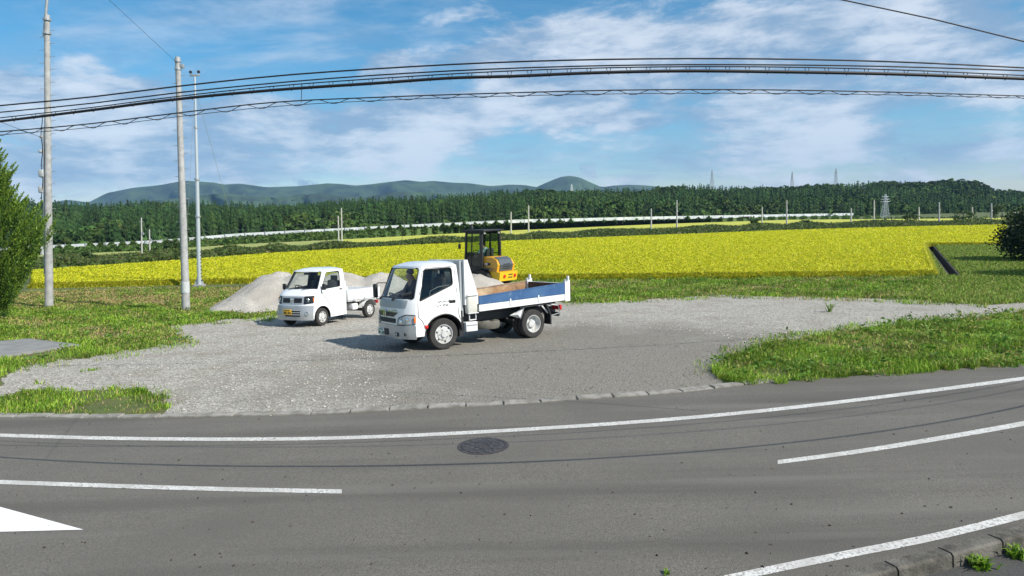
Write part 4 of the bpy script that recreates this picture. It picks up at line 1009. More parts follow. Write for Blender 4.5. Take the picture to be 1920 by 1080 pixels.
    brd('bed_floor', lambda x: zs(x) + .11, lambda x: zs(x) + .165, -.79, .79, M_rust)
    brd('sub_frame', lambda x: zs(x) - .10, lambda x: zs(x) + .10, -.45, .45, M_dark)
    MB().box((x0 - .03, 0, 1.06), (.03, 1.56, .24)).build('front_lining', M_rust, bd)
    for sg in (1, -1):
        for x in (-1.9, -2.78):
            MB().box((x, sg * .846, zs(x) + .13), (.035, .02, .17), None, .004).build('hinge', M_whiteb, bd)
        po = MB().prism([(x1 + .0, zs(x1) - .03), (x1 - .165, zs(x1) - .03), (x1 - .165, 1.40), (x1 - .10, 1.40), (x1 - .08, 1.36), (x1 - .0, 1.36)], sg * .80 - .035, sg * .80 + .055).build('corner_post', M_whiteb, bd, 20)
        MB().box((x1 - .135, sg * .81, 1.45), (.045, .07, .11), None, .012).build('post_lug', M_whiteb, po); MB().box((x1 - .03, sg * .81, 1.385), (.05, .06, .06), None, .012).build('post_hook', M_steel, po)
    tg = MB().box((x1 - .06, 0, 1.13), (.05, 1.50, .38), None, .004).build('tailgate', M_whiteb, bd); MB().box((x1 - .030, 0, 1.14), (.006, 1.48, .34)).build('tailgate_lining', mat('shaded_rust', (.10, .06, .035), .9, c2=(.05, .03, .02), scale=5), tg)  # tailgate inner face: shade inside the bed put into a darker rust colour
    # brackets, mudguards, flaps, rear lights
    for sg in (1, -1):
        MB().add([(-2.16, sg * .80, .62), (-2.36, sg * .80, .80), (-2.24, sg * .80, .52), (-2.02, sg * .62, .60), (-2.33, sg * .83, .81), (-2.20, sg * .83, .50)], [(0, 1, 2), (1, 4, 5, 2), (0, 3, 1), (0, 2, 3)]).build('mudguard_plate', M_whiteb, T, None)
        MB().tube([(-2.86, sg * .80, .84), (-3.10, sg * .80, .60)], .022, 6).build('flap_stay', M_whiteb, T)
        MB().prism([(-2.98, .84), (-3.02, .84), (-3.16, .56), (-3.16, .30), (-3.125, .30), (-3.12, .55)], sg * .62, sg * .88).build('mudflap', M_black, T, 20)
        MB().prism([(-2.2, .78), (-2.2, .81), (-3.05, .85), (-3.05, .82)], sg * .42, sg * .84).build('mudguard', M_black, T, 20)
        lt = MB().box((-3.55, sg * .62, .70), (.06, .36, .13), None, .01).build('tail_light', M_red, T); MB().box((-3.58, sg * .74, .70), (.012, .09, .11)).build('indicator', M_orange, lt)
        MB().tube([(-3.2, sg * .70, .80), (-3.45, sg * .80, .76), (-3.52, sg * .80, .56), (-3.30, sg * .70, .50)], .014, 5).build('light_guard', M_steel, T)
    MB().box((-3.52, 0, .52), (.06, 1.5, .10), None, .01).build('rear_bar', M_dark, T)
    MB().box((-1.95, .20, .62), (.5, .25, .25), None, .03).build('hydraulic_unit', M_dark, T)
    bpy.context.view_layer.update()
    J = dict(pelvis=(-.12, -.40, 1.10), waist=(-.15, -.40, 1.25), chest=(-.14, -.40, 1.45), neck=(-.08, -.40, 1.60), head=(-.02, -.40, 1.71), shL=(-.12, -.22, 1.50), shR=(-.12, -.58, 1.50), elL=(.05, -.18, 1.27), elR=(.05, -.60, 1.27), wrL=(.25, -.26, 1.24), wrR=(.25, -.52, 1.24), haL=(.30, -.28, 1.25), haR=(.30, -.50, 1.25),
             hipL=(-.08, -.30, 1.09), hipR=(-.08, -.50, 1.09), knL=(.34, -.28, 1.08), knR=(.34, -.52, 1.08), anL=(.46, -.28, .88), anR=(.46, -.52, .88), toL=(.56, -.28, .85), toR=(.56, -.52, .85))
    J = {k_: (v_[0] + .20, v_[1] - .02, v_[2]) for k_, v_ in J.items()}
    p = person('person', J, T, mat('navy_shirt', (.03, .045, .08), .9), mat('dark_trousers', (.03, .03, .035), .9), None, mat('dark_hair', (.015, .012, .01), .7), (1, -.25, -.35))
    tag(p, 'driver in dark clothes sitting at the wheel of the dump truck', 'person')
    return T
DT = dump_truck()

# ------------------------------------------------------------------ small pickup
def kei_truck():
    T = rootframe('pickup_truck', -6.462, 21.474, 4.254)
    tag(T, 'white small pickup truck with yellow number plate parked before the gravel heap', 'truck')
    cb = Cab([(0, .685), (.5, .70), (.95, .70), (1.12, .685), (1.70, .605), (1.9, .56)],
             [(.20, .60), (.40, .625), (.62, .60), (.95, .53), (1.02, .46), (1.12, .27), (1.70, -.14), (1.75, -.20)],
             [(.20, .17), (.62, .18), (.95, .18), (1.12, .14), (1.70, .08)], 4.0)
    zr = 1.70; body = empty('cab'); body.parent = T; us = fr(-1, 1, .1)
    for sg in (1, -1):
        sm = cb.side(sg); arch = [(.02 + .37 * math.cos(a), .27 + .35 * math.sin(a)) for a in np.linspace(R(185), R(-5), 18)]
        lp = [(-1.10, .25), (-.70, .24)] + arch + [(cb.xs(.25), .25)] + [(cb.xs(z), z) for z in fr(.35, 1.65, .1)] + [(cb.xs(zr), zr), (-1.10, zr), (-1.10, 1.2)]
        win = rloop([(.02, 1.125), (-.86, 1.17), (-.90, 1.645), (-.30, 1.63)], [.03, .05, .06, .05])
        panel('side_panel', lp, [win], sm, M_white, body, cv=fr(.3, 1.65, .1), outward=(0, sg, 0))
        panel('side_window', win, [], lambda x, z: sm(x, z, -.02), M_glass, body, cv=fr(1.2, 1.6, .1), outward=(0, sg, 0))
        MB().tube([sm(x, z, .002) for x, z in win] + [sm(*win[0], .002)], .012, 6).build('window_seal', M_black, body)
        al = MB(); a0 = [Vector((.02 + .37 * math.cos(a), sg * .68, .27 + .35 * math.sin(a))) for a in np.linspace(R(185), R(-5), 18)]
        for p, q in zip(a0[:-1], a0[1:]): al.add([p, q, q - Vector((0, sg * .4, 0)), p - Vector((0, sg * .4, 0))], [(0, 1, 2, 3)])
        al.build('wheel_arch', M_black, body)
        if sg > 0:
            seam(body, [sm(x, z, .004) for x, z in ((.05, 1.08), (-.10, .9), (-.34, .62), (-.42, .30), (-1.03, .30), (-1.04, 1.1), (-.97, 1.66))], r=.006)
            MB().box((-.86, .70, 1.08), (.12, .02, .035), None, .006).build('door_handle', M_black, body)
        mr_ = empty('door_mirror'); mr_.parent = body
        MB().box((.03, sg * .80, 1.20), (.07, .13, .19), None, .025).build('housing', M_black, mr_, 60)
        MB().tube([(.0, sg * .69, 1.14), (.03, sg * .79, 1.17)], .014, 6).build('arm', M_black, mr_)
    ws = rloop([(-.94, 1.145), (.94, 1.145), (.90, 1.655), (-.90, 1.655)], .045)
    panel('front_panel', [(-1, .50), (1, .50), (1, zr), (-1, zr)], [ws], lambda u, z: cb.front(u, z), M_white, body, cu=us, cv=fr(.55, 1.65, .05), outward=(1, 0, .3))
    panel('windscreen', ws, [], lambda u, z: cb.front(u, z, -.012), M_glass, body, cu=us, cv=fr(1.2, 1.6, .1), outward=(1, 0, .3))
    MB().tube([cb.front(u, z, .002) for u, z in ws] + [cb.front(*ws[0], .002)], .014, 6).build('windscreen_seal', M_black, body)
    fm = lambda off: (lambda u, z: cb.front(u, z, off))
    gr = empty('grille'); gr.parent = body
    panel('surround', rloop([(-.62, .72), (.62, .72), (.62, .945), (-.62, .945)], .02), [rloop([(-.55, .745), (-.10, .745), (-.10, .89), (-.55, .89)], .02), rloop([(.10, .745), (.55, .745), (.55, .89), (.10, .89)], .02)], fm(.016), M_silver, gr, cu=us, outward=(1, 0, .2), thick=.01)
    for a, b in ((-.55, -.10), (.10, .55)):
        panel('opening', rloop([(a, .745), (b, .745), (b, .89), (a, .89)], .02), [], fm(.004), M_black, gr, cu=us, outward=(1, 0, .2))
        for z in (.785, .835): MB().tube([cb.front(u, z, .01) for u in np.linspace(a, b, 6)], .005, 4).build('bar', M_blk2, gr)
    MB().box(cb.front(0, .83, .03), (.02, .10, .10), None, .01).build('badge', M_chrome, gr)
    for sg in (1, -1):
        hl = empty('headlight'); hl.parent = body
        panel('bezel', rloop([(sg * .63, .70), (sg * 1.0, .73), (sg * 1.0, .955), (sg * .63, .945)], .02), [], fm(.006), M_black, hl, cu=us, cv=[.75, .85], outward=(1, sg * .4, .2), thick=.003)
        panel('lens', rloop([(sg * .66, .725), (sg * .985, .75), (sg * .985, .93), (sg * .66, .925)], .02), [], fm(.014), glass('lens_glass', (.8, .85, .88)), hl, cu=us, outward=(1, sg * .4, .2))
        MB().lathe([(.06, 0), (.055, .01), (.02, .0), (0, .0)], cb.front(sg * .78, .825, .008), (1, 0, 0), 16).build('reflector', M_chrome, hl)
        MB().box(cb.front(sg * .975, .84, .012), (.03, .02, .13), None, .004).build('indicator', M_orange, hl)
    bp = empty('bumper'); bp.parent = T
    low = rloop([(-.34, .33), (.52, .33), (.52, .53), (-.34, .53)], .02)
    panel('bumper_shell', rloop([(-1, .22), (1, .22), (1, .66), (-1, .66)], .015), [low], fm(.03), M_silver, bp, cu=us, cv=fr(.25, .65, .05), outward=(1, 0, 0), thick=.02)
    panel('lower_opening', low, [], fm(.01), M_black, bp, cu=us, outward=(1, 0, 0))
    for z in (.39, .455, .52): MB().tube([cb.front(u, z, .026) for u in np.linspace(-.34, .52, 10)], .014, 5).build('bumper_bar', M_silver, bp)
    for sg in (1, -1):
        MB().lathe([(.065, 0), (.065, .012), (.045, .016), (.04, .006), (0, .006)], cb.front(sg * .80, .44, .045), (1, sg * .25, 0), 18).build('fog_lamp', M_lamp, bp)
    pl = MB().box(cb.front(-.16, .47, .055), (.012, .33, .165), None, .006).build('number_plate', mat('plate_yellow', (.72, .42, .02), .45), bp); x0 = cb.front(-.16, .47, .064)
    t = MB()
    for i in range(3): t.box((x0.x, x0.y + .07 - i * .07, x0.z + .05), (.004, .045, .03))
    for i in range(5): t.box((x0.x, x0.y + .12 - i * .058, x0.z - .025), (.004, .036 if i != 2 else .02, .065 if i != 2 else .012))
    t.build('plate_marks', M_black, pl)['kind'] = 'stuff'
    rf = MB(); nu, nt_ = 21, 9; vs = []
    for j in range(nt_):
        t_ = j / (nt_ - 1)
        for i in range(nu):
            u = -1 + 2 * i / (nu - 1); f0 = cb.front(u, zr); x = f0.x + (-1.101 - f0.x) * t_
            vs.append((x, f0.y, zr + .085 * (1 - abs(u) ** 2.6) * math.sin(math.pi * min(t_ * 1.5, .5)) ** .8 * (1 if t_ < .9 else .8)))
    rf.add(vs, [(j * nu + i, j * nu + i + 1, (j + 1) * nu + i + 1, (j + 1) * nu + i) for j in range(nt_ - 1) for i in range(nu - 1)])
    rme = rf.mesh(); link('roof', rme, M_white, body, 50); bm = bmesh.new(); bm.from_mesh(rme)
    for f_ in bm.faces:
        if f_.normal.z < 0: f_.normal_flip()
    bm.to_mesh(rme); bm.free()
    rw = rloop([(-.72, 1.18), (.72, 1.18), (.68, 1.60), (-.68, 1.60)], .05)
    panel('rear_wall', [(-1, .25), (1, .25), (1, zr), (.6, zr + .06), (0, zr + .068), (-.6, zr + .06), (-1, zr)], [rw], lambda u, z: (-1.10, u * cb.W(z), z), M_white, body, cv=fr(.3, 1.6, .1), outward=(-1, 0, 0))
    panel('rear_window', rw, [], lambda u, z: (-1.095, u * cb.W(z), z), M_glass, body, outward=(-1, 0, 0))
    panel('cab_floor', [(-1.08, -.66), (.30, -.66), (.30, .66), (-1.08, .66)], [], lambda x, y: (x, y, .42), M_dash, body, outward=(0, 0, 1))
    MB().prism([(.24, 1.10), (-.02, 1.10), (-.12, 1.02), (-.10, .75), (.20, .70)], -.62, .62, lambda v: Vector((min(v.x, .20), v.y * (.75 if v.x > .1 else 1), v.z))).build('dashboard', M_dash, body, 30)
    sw = empty('steering_wheel', (-.17, -.33, 1.13)); sw.parent = body; sw.rotation_euler = (0, R(-40), 0)
    MB().tube([(.18 * math.cos(a), .18 * math.sin(a), 0) for a in np.linspace(0, 2 * math.pi, 25)], .013, 6, False).build('rim', M_black, sw)
    s_ = MB(); s_.lathe([(.045, -.02), (.045, .02), (0, .03)], (0, 0, 0), (0, 0, 1), 12)
    for a in (0, 2.1, 4.2): s_.tube([(0, 0, 0), (.17 * math.cos(a), .17 * math.sin(a), 0)], .011, 5)
    s_.build('hub', M_black, sw)
    for y in (-.34, .34):
        st = empty('seat'); st.parent = body
        MB().box((-.62, y, .74), (.46, .46, .16), None, .05).build('cushion', M_seat, st, 60)
        MB().box((-.92, y, 1.08), (.13, .44, .56), Matrix.Rotation(R(-8), 3, 'Y'), .05).build('seat_back', M_seat, st, 60)
        MB().box((-.98, y, 1.42), (.08, .25, .17), None, .03).build('headrest', M_seat, st, 60)
    MB().box((-.12, 0, 1.60), (.03, .22, .07), None, .012).build('rear_view_mirror', M_black, body)
    for y in (-.42, .14):
        w0 = cb.front(y / .68, 1.125, .03); MB().tube([w0, cb.front((y + .24) / .68, 1.165, .03), cb.front((y + .46) / .68, 1.18, .03)], .007, 5).build('wiper', M_black, body)
    for y in (-.33, .33): MB().box((-1.75, y, .48), (2.1, .06, .12)).build('chassis_rail', M_dark, T)
    MB().tube([(-2.32, -.6, .27), (-2.32, .6, .27)], .05, 10).build('rear_axle', M_dark, T); MB().tube([(.02, -.55, .27), (.02, .55, .27)], .04, 10).build('front_axle', M_dark, T)
    MB().box((-.5, 0, .40), (.8, .6, .30), None, .04).build('engine', M_dark, T)
    for sg in (1, -1):
        wheel(T, .02, sg * .62, .275, .145, 'front', 0, sg); wheel(T, -2.32, sg * .62, .275, .145, 'front', 0, sg)
    bd = empty('load_bed'); bd.parent = T; x0, x1, y_ = -1.19, -2.86, .705
    MB().box(((x0 + x1) / 2, 0, .655), (x0 - x1, 2 * y_ - .03, .05)).build('bed_floor', M_whiteb, bd)
    for sg in (1, -1):
        sb_ = MB().box(((x0 + x1) / 2, sg * y_, .83), (x0 - x1 - .02, .03, .33), None, .006).build('sideboard', M_whiteb, bd)
        MB().box(((x0 + x1) / 2, sg * (y_ + .017), .70), (x0 - x1 - .02, .012, .035)).build('board_rib', M_whiteb, sb_); MB().box(((x0 + x1) / 2, sg * (y_ + .005), 1.00), (x0 - x1, .05, .022), None, .006).build('top_rail', M_whiteb, sb_)
        for x in (-1.45, -2.0, -2.55): MB().box((x, sg * (y_ + .018), .70), (.05, .02, .07)).build('hinge', M_steel, sb_)
        fn = MB(); a0 = [Vector((-2.32 + .36 * math.cos(a), sg * .70, .30 + .33 * math.sin(a))) for a in np.linspace(R(165), R(20), 14)]
        for p, q in zip(a0[:-1], a0[1:]): fn.add([p, q, q - Vector((0, sg * .24, 0)), p - Vector((0, sg * .24, 0))], [(0, 1, 2, 3)])
        fn.build('mudguard', M_whiteb, T)
        MB().box((-1.62, sg * .50, .44), (.26, .28, .20), None, .02).build('side_box', M_whiteb if sg > 0 else M_dark, T)
        MB().box((-2.84, sg * .50, .50), (.04, .28, .10), None, .01).build('tail_light', M_red, T)
    MB().box((x0, 0, .85), (.03, 1.42, .36), None, .006).build('front_board', M_whiteb, bd); MB().box((x1, 0, .83), (.03, 1.40, .33), None, .006).build('tailgate', M_whiteb, bd)
    gdr = MB()
    for p0, p1 in (((x0, -.62, 1.0), (x0, -.62, 1.30)), ((x0, .62, 1.0), (x0, .62, 1.30)), ((x0, -.62, 1.30), (x0, .62, 1.30))): gdr.tube([p0, p1], .018, 6)
    gdr.build('cab_guard', M_whiteb, bd)
    return T
KT_ = kei_truck()

# ------------------------------------------------------------------ wheel loader
def loader():
    p = V(905, 500, 30.6); T = empty('wheel_loader', (p.x, p.y, zg(p.y) + .36), R(138)); tag(T, 'small yellow and black wheel loader with canopy working behind the gravel heap', 'loader')
    MY = mat('loader_yellow', (.72, .36, .015), .4, coat=.3, c2=(.60, .29, .02), scale=2); MYl = mat('counterweight_yellow', (.75, .47, .02), .45)
    MB().prism([(-.55, .78), (-1.35, .78), (-1.42, 1.10), (-1.30, 1.30), (-1.05, 1.40), (-.50, 1.42)], -.50, .50, lambda v: Vector((v.x, v.y * (1.08 if v.z < 1.2 else .96), v.z))).build('engine_hood', MY, T, 25)
    g = MB().prism([(-1.345, .82), (-1.385, .82), (-1.452, 1.09), (-1.335, 1.31), (-1.10, 1.415), (-1.06, 1.36)], -.40, .40).build('rear_grille', mat('grille_grey', (.07, .085, .10), .5), T, 25)
    for z in (.93, 1.02, 1.11): MB().box((-1.44 + abs(z - 1.09) * .2, 0, z), (.03, .44, .035), None, .006).build('grille_slot', M_black, g)
    for sg in (1, -1):
        MB().box((-.80, sg * .542, 1.12), (.34, .006, .10)).build('side_stripe', M_black, T)
        b = MB().box((-.74, sg * .547, 1.12), (.16, .006, .08)).build('side_badge', mat('badge_white', (.75, .72, .7), .5), T); MB().box((-.70, sg * .551, 1.12), (.05, .004, .05)).build('badge_mark', M_red, b)
        MB().prism([(-.50, .80), (-1.36, .80), (-1.30, .66), (-.52, .56)], sg * .40, sg * .52).build('side_skirt', mat('frame_brown', (.10, .06, .03), .7), T, 25)
    cw = MB().prism([(-.95, .34), (-1.50, .40), (-1.56, .78), (-1.00, .80), (-.90, .62)], -.56, .56).build('counterweight', MYl, T, 25)
    for y, w_ in ((.30, .10), (-.06, .26), (-.06, .26)): pass
    for z in (.66, .54): MB().box((-1.53 + (.66 - z) * .15, -.12, z), (.04, .26, .045), None, .006).build('weight_slot', M_black, cw)
    MB().lathe([(.075, 0), (.075, .03), (0, .03)], (-1.52, .26, .60), (-1, 0, 0), 16).build('tail_light', M_red, cw); MB().lathe([(.075, 0), (.075, .03), (0, .03)], (-1.52, -.40, .60), (-1, 0, 0), 16).build('tail_light', M_red, cw)
    MB().box((-.35, 0, .62), (1.7, .62, .30), None, .03).build('rear_frame', M_dark, T); MB().box((.75, 0, .60), (.9, .50, .28), None, .03).build('front_frame', M_dark, T)
    MB().prism([(-.52, .78), (.42, .78), (.48, .95), (.40, 1.02), (-.52, 1.02)], -.60, .60).build('cab_floor', M_black, T, 25)
    MB().prism([(.40, 1.0), (.60, 1.0), (.52, 1.45), (.40, 1.50), (.34, 1.42)], -.30, .30).build('console', M_black, T, 25)
    for sg in (1, -1):
        MB().tube([(.52, sg * .58, .98), (.42, sg * .58, 1.7), (.38, sg * .56, 2.52)], .055, 6).build('canopy_post', M_black, T)
        MB().tube([(-.52, sg * .58, .98), (-.52, sg * .56, 2.52)], .078, 6).build('canopy_post', M_black, T)
        MB().add([(-.50, sg * .578, 1.02), (.48, sg * .578, 1.02), (.36, sg * .578, 2.50), (-.50, sg * .578, 2.50)], [(0, 1, 2, 3)]).build('side_glass', glass('cab_green_glass', (.58, .68, .62)), T, None)
        MB().tube([(.10, sg * .58, 1.02), (.10, sg * .58, 1.55), (-.45, sg * .58, 1.55)], .022, 6).build('guard_rail', M_black, T); MB().prism([(-.50, .98), (.46, .98), (.44, 1.24), (.10, 1.34), (-.50, 1.38)], sg * .56, sg * .574).build('side_panel', M_black, T, 20); MB().tube([(.12, sg * .57, 1.3), (.02, sg * .56, 2.5)], .03, 6).build('door_post', M_black, T)
        MB().tube([(.46, sg * .60, 2.1), (.62, sg * .78, 2.1), (.62, sg * .78, 1.95)], .012, 5).build('mirror_arm', M_black, T); MB().box((.62, sg * .78, 1.88), (.04, .14, .22), None, .015).build('mirror', M_black, T)
        MB().lathe([(.05, 0), (.06, .05), (0, .06)], (-.58, sg * .45, 2.46), (-1, 0, 0), 12).build('work_lamp', mat('lamp_white', (.8, .8, .78), .3), T)
    MB().add([(-.57, -.54, 1.02), (-.57, .54, 1.02), (-.57, .54, 2.50), (-.57, -.54, 2.50)], [(0, 1, 2, 3)]).build('rear_glass', MATS['cab_green_glass'], T, None); MB().add([(.50, -.54, 1.02), (.50, .54, 1.02), (.38, .54, 2.50), (.38, -.54, 2.50)], [(0, 1, 2, 3)]).build('front_glass', MATS['cab_green_glass'], T, None)
    MB().tube([(-.52, .0, 1.0), (-.52, 0, 2.5)], .035, 6).build('rear_bar', M_black, T); MB().box((-.05, 0, 2.46), (1.0, 1.16, .10), None, .02).build('roof_lining', M_black, T); MB().box((.25, .36, 1.30), (.5, .3, .6), None, .04).build('control_box', M_black, T)
    rf = MB().box((-.10, 0, 2.55), (1.30, 1.30, .08), None, .03).build('roof', M_black, T, 50)
    MB().lathe([(.06, 0), (.06, .10), (.04, .14), (0, .15)], (.30, .30, 2.63), (0, 0, 1), 14).build('beacon', M_dark, rf); MB().box((.34, .30, 2.80), (.22, .10, .05), Matrix.Rotation(R(12), 3, 'Y'), .02).build('antenna_plate', M_dark, rf)
    st = empty('seat'); st.parent = T
    MB().box((-.18, 0, 1.17), (.46, .48, .14), None, .05).build('cushion', M_seat, st, 60); MB().box((-.43, 0, 1.48), (.12, .46, .58), Matrix.Rotation(R(-8), 3, 'Y'), .05).build('seat_back', M_seat, st, 60)
    sw = empty('steering_wheel', (.32, 0, 1.55)); sw.parent = T; sw.rotation_euler = (0, R(-40), 0)
    MB().tube([(.17 * math.cos(a), .17 * math.sin(a), 0) for a in np.linspace(0, 2 * math.pi, 21)], .013, 6, False).build('rim', M_black, sw); MB().tube([(0, 0, .0), (0, 0, -.3)], .02, 6).build('column', M_black, sw)
    MY2 = mat('rim_yellow', (.62, .38, .03), .5)
    for x in (-.62, .95):
        for sg in (1, -1):
            w = empty('wheel', (x, sg * .58, .45)); w.parent = T; r = .45
            MB().lathe([(r * .55, -.15), (r * .9, -.15), (r, -.10), (r, .10), (r * .9, .15), (r * .57, .15), (r * .55, .1)], (0, 0, 0), (0, sg, 0), 28, False).build('tyre', M_rubber, w)
            MB().lathe([(r * .56, .08), (r * .5, .10), (r * .4, .02), (r * .2, .05), (0, .06)], (0, 0, 0), (0, sg, 0), 24).build('rim', MY2, w)
            tr = MB()
            for k in range(14):
                a = k * math.pi / 7
                for s2 in (1, -1): tr.box((r * 1.0 * math.cos(a + s2 * .1), s2 * .075, r * 1.0 * math.sin(a + s2 * .1)), (.05, .15, .05), Matrix.Rotation(-(a), 3, 'Y') @ Matrix.Rotation(s2 * .5, 3, 'X'))
            tr.build('tread_lugs', M_rubber, w)['kind'] = 'stuff'
            MB().prism([(x - .5, .88), (x - .48, .92), (x, 1.0), (x + .48, .92), (x + .5, .88), (x, .96)], sg * .44, sg * .74).build('mudguard', M_black, T, 20)
    for sg in (1, -1):
        MB().tube([(.70, sg * .30, 1.10), (1.25, sg * .30, .95), (1.75, sg * .30, .50)], .07, 6).build('lift_arm', MY, T); MB().tube([(.55, sg * .2, .62), (1.3, sg * .28, .80)], .05, 8).build('lift_cylinder', M_steel, T)
    MB().prism([(1.65, .85), (1.70, .30), (2.30, .16), (2.32, .20), (1.76, .36), (1.72, .85)], -.80, .80).build('bucket', MY, T, 20)
    for sg in (1, -1): MB().prism([(1.66, .84), (1.71, .31), (2.28, .19), (1.95, .70)], sg * .79, sg * .82).build('bucket_side', MY, T, 20)
    bpy.context.view_layer.update()
    J = dict(pelvis=(-.18, 0, 1.32), waist=(-.17, 0, 1.48), chest=(-.10, 0, 1.68), neck=(-.02, 0, 1.83), head=(.06, 0, 1.94), shL=(-.10, .19, 1.72), shR=(-.10, -.19, 1.72), elL=(.06, .26, 1.50), elR=(.06, -.26, 1.50), wrL=(.24, .16, 1.52), wrR=(.24, -.16, 1.52), haL=(.29, .15, 1.55), haR=(.29, -.15, 1.55),
             hipL=(-.14, .10, 1.30), hipR=(-.14, -.10, 1.30), knL=(.25, .13, 1.30), knR=(.25, -.13, 1.30), anL=(.33, .13, 1.09), anR=(.33, -.13, 1.09), toL=(.42, .13, 1.06), toR=(.42, -.13, 1.06))
    q = person('person', J, T, mat('pale_blue_shirt', (.42, .62, .66), .9), mat('grey_trousers', (.10, .11, .13), .9), None, mat('cap_navy', (.03, .04, .08), .8), (1, .1, -.2), cap=True)
    tag(q, 'operator in pale blue shirt bending forward in the loader seat', 'person')
    return T
LD = loader()

# ------------------------------------------------------------------ gravel heaps
def heap(name, bumps, x0, x1, y0, y1, label, seed, step=.16):
    r = np.random.default_rng(seed); xs_ = np.arange(x0, x1, step); ys_ = np.arange(y0, y1, step); nx_, ny_ = len(xs_), len(ys_)
    X, Y = np.meshgrid(xs_, ys_); Z = np.full_like(X, -1.0)
    for (cx_, cy_, h_, rx, ry) in bumps:
        d = np.hypot((X - cx_) / rx, (Y - cy_) / ry); Z = np.maximum(Z, h_ * (1 - d) + .10 * h_ * np.exp(-(d / .25) ** 2) * 0 - .12 * h_ * np.exp(-(d / .18) ** 2))
    nz_ = sum(a * np.sin(X * f1 + p1) * np.sin(Y * f2 + p2) for a, f1, f2, p1, p2 in zip((.05, .035, .02), (1.3, 2.9, 6.1), (1.7, 3.3, 5.3), r.random(3) * 6, r.random(3) * 6))
    Z = Z + nz_ + r.normal(size=Z.shape) * .022 + .03 * np.sin(X * 9 + 3 * np.sin(Y * 5)) * np.sin(Y * 8)
    Zw = np.maximum(Z, -.15) + zgn(Y)
    v = np.stack([X, Y, Zw], -1).reshape(-1, 3); f = []
    keep = Z > -.13
    for j in range(ny_ - 1):
        for i in range(nx_ - 1):
            if keep[j:j+2, i:i+2].any(): f.append((j * nx_ + i, j * nx_ + i + 1, (j + 1) * nx_ + i + 1, (j + 1) * nx_ + i))
    o = MB().add([tuple(q) for q in v], f).build(name, mat('heap_gravel', (.50, .475, .43), .95, c2=(.33, .31, .275), scale=16, detail=4, bump=1.0, bscale=40, contrast=(.35, .65), c3=(.36, .33, .29), scale3=.9, spec=.2), None, 60)
    bm = bmesh.new(); bm.from_mesh(o.data); bmesh.ops.delete(bm, geom=[q for q in bm.verts if not q.link_faces], context='VERTS')
    bm.to_mesh(o.data); bm.free(); return tag(o, label, 'gravel heap')
def hp(px, y): r_ = ray(px, 540); return r_.x / r_.y * y
heap('gravel_heap', [(hp(520, 29.5), 29.5, 1.62, 2.6, 3.6), (hp(575, 29.5), 29.5, 1.60, 2.7, 3.4), (hp(640, 29.6), 29.6, 1.50, 2.6, 3.2), (hp(715, 29.8), 29.8, 1.40, 2.6, 3.0), (hp(480, 28.2), 28.2, .8, 1.9, 2.3)], -16, -3, 24, 34, 'long heap of pale gravel behind the small pickup truck', 3)
heap('gravel_heap', [(hp(885, 27.5), 27.5, 1.42, 2.6, 2.6), (hp(850, 27.8), 27.8, 1.3, 2.5, 2.4)], -7, 3, 23, 31, 'gravel heap behind the dump bed, in front of the loader', 5)

# ================================================================== poles and cables
M_cable = mat('black_cable', (.012, .012, .014), .6)
def pole_axis(base, top):
    b = G(*base); t = V(top[0], top[1], b.y); return b, t
def at_(b, t, k): return b + (t - b) * k
# tall pole at the left with steel extension and equipment
b, t = pole_axis((92, 577), (88, 28)); up_ = (t - b).normalized(); Hh = (t - b).length
P1 = empty('utility_pole', tuple(b)); tag(P1, 'tall grey concrete utility pole with equipment boxes beside the conifer', 'utility pole', 'roadside utility poles')
lo = lambda p: Vector(p) - b
MB().tube([lo(b - up_ * .3), lo(at_(b, t, .5)), lo(t)], [.170, .135, .105], 16).build('shaft', M_concp, P1, 60)
ex0, ex1 = at_(b, t, .93) + Vector((-.13, 0, 0)), V(94, -70, b.y)
MB().tube([lo(ex0), lo(ex1)], .06, 10).build('steel_extension', M_steel, P1, 60)
for k in (.94, .985): MB().tube([lo(at_(b, t, k) - up_ * .04), lo(at_(b, t, k) + up_ * .04)], .16, 14).build('clamp_band', M_steel, P1, 60)
for i in range(34):
    k = .24 + i * .0215; c = at_(b, t, k); s = 1 if i % 2 else -1; MB().tube([lo(c), lo(c + Vector((s * .33, 0, 0)))], .012, 5).build('step_bolt', M_steel, P1, None)
for k, dx, sz, nm in ((.47, -.24, (.20, .2, .32), 'junction_box'), (.415, -.27, (.18, .18, .30), 'junction_box'), (.545, -.26, (.14, .18, .14), 'cable_clamp'), (.595, -.24, (.12, .16, .12), 'cable_clamp')):
    c = at_(b, t, k) + Vector((dx, -.05, 0)); MB().box(lo(c), sz, None, .03).build(nm, mat('box_grey', (.40, .42, .43), .5), P1, 60)
MB().tube([lo(at_(b, t, k) + Vector((-.155, -.05, 0)) ) for k in np.linspace(.12, .62, 20)], .028, 6).build('riser_pipe', M_steel, P1, 60)
MB().tube([lo(at_(b, t, k) + Vector((-.18 + .03 * math.sin(k * 60), -.12, 0))) for k in np.linspace(.38, .66, 40)], .016, 5).build('loose_cable', M_cable, P1, 60)
MB().box(lo(at_(b, t, .205) + Vector((-.20, -.16, 0))), (.14, .03, .42), None, .01).build('notice_plate', mat('plate_pale', (.72, .74, .74), .5), P1)
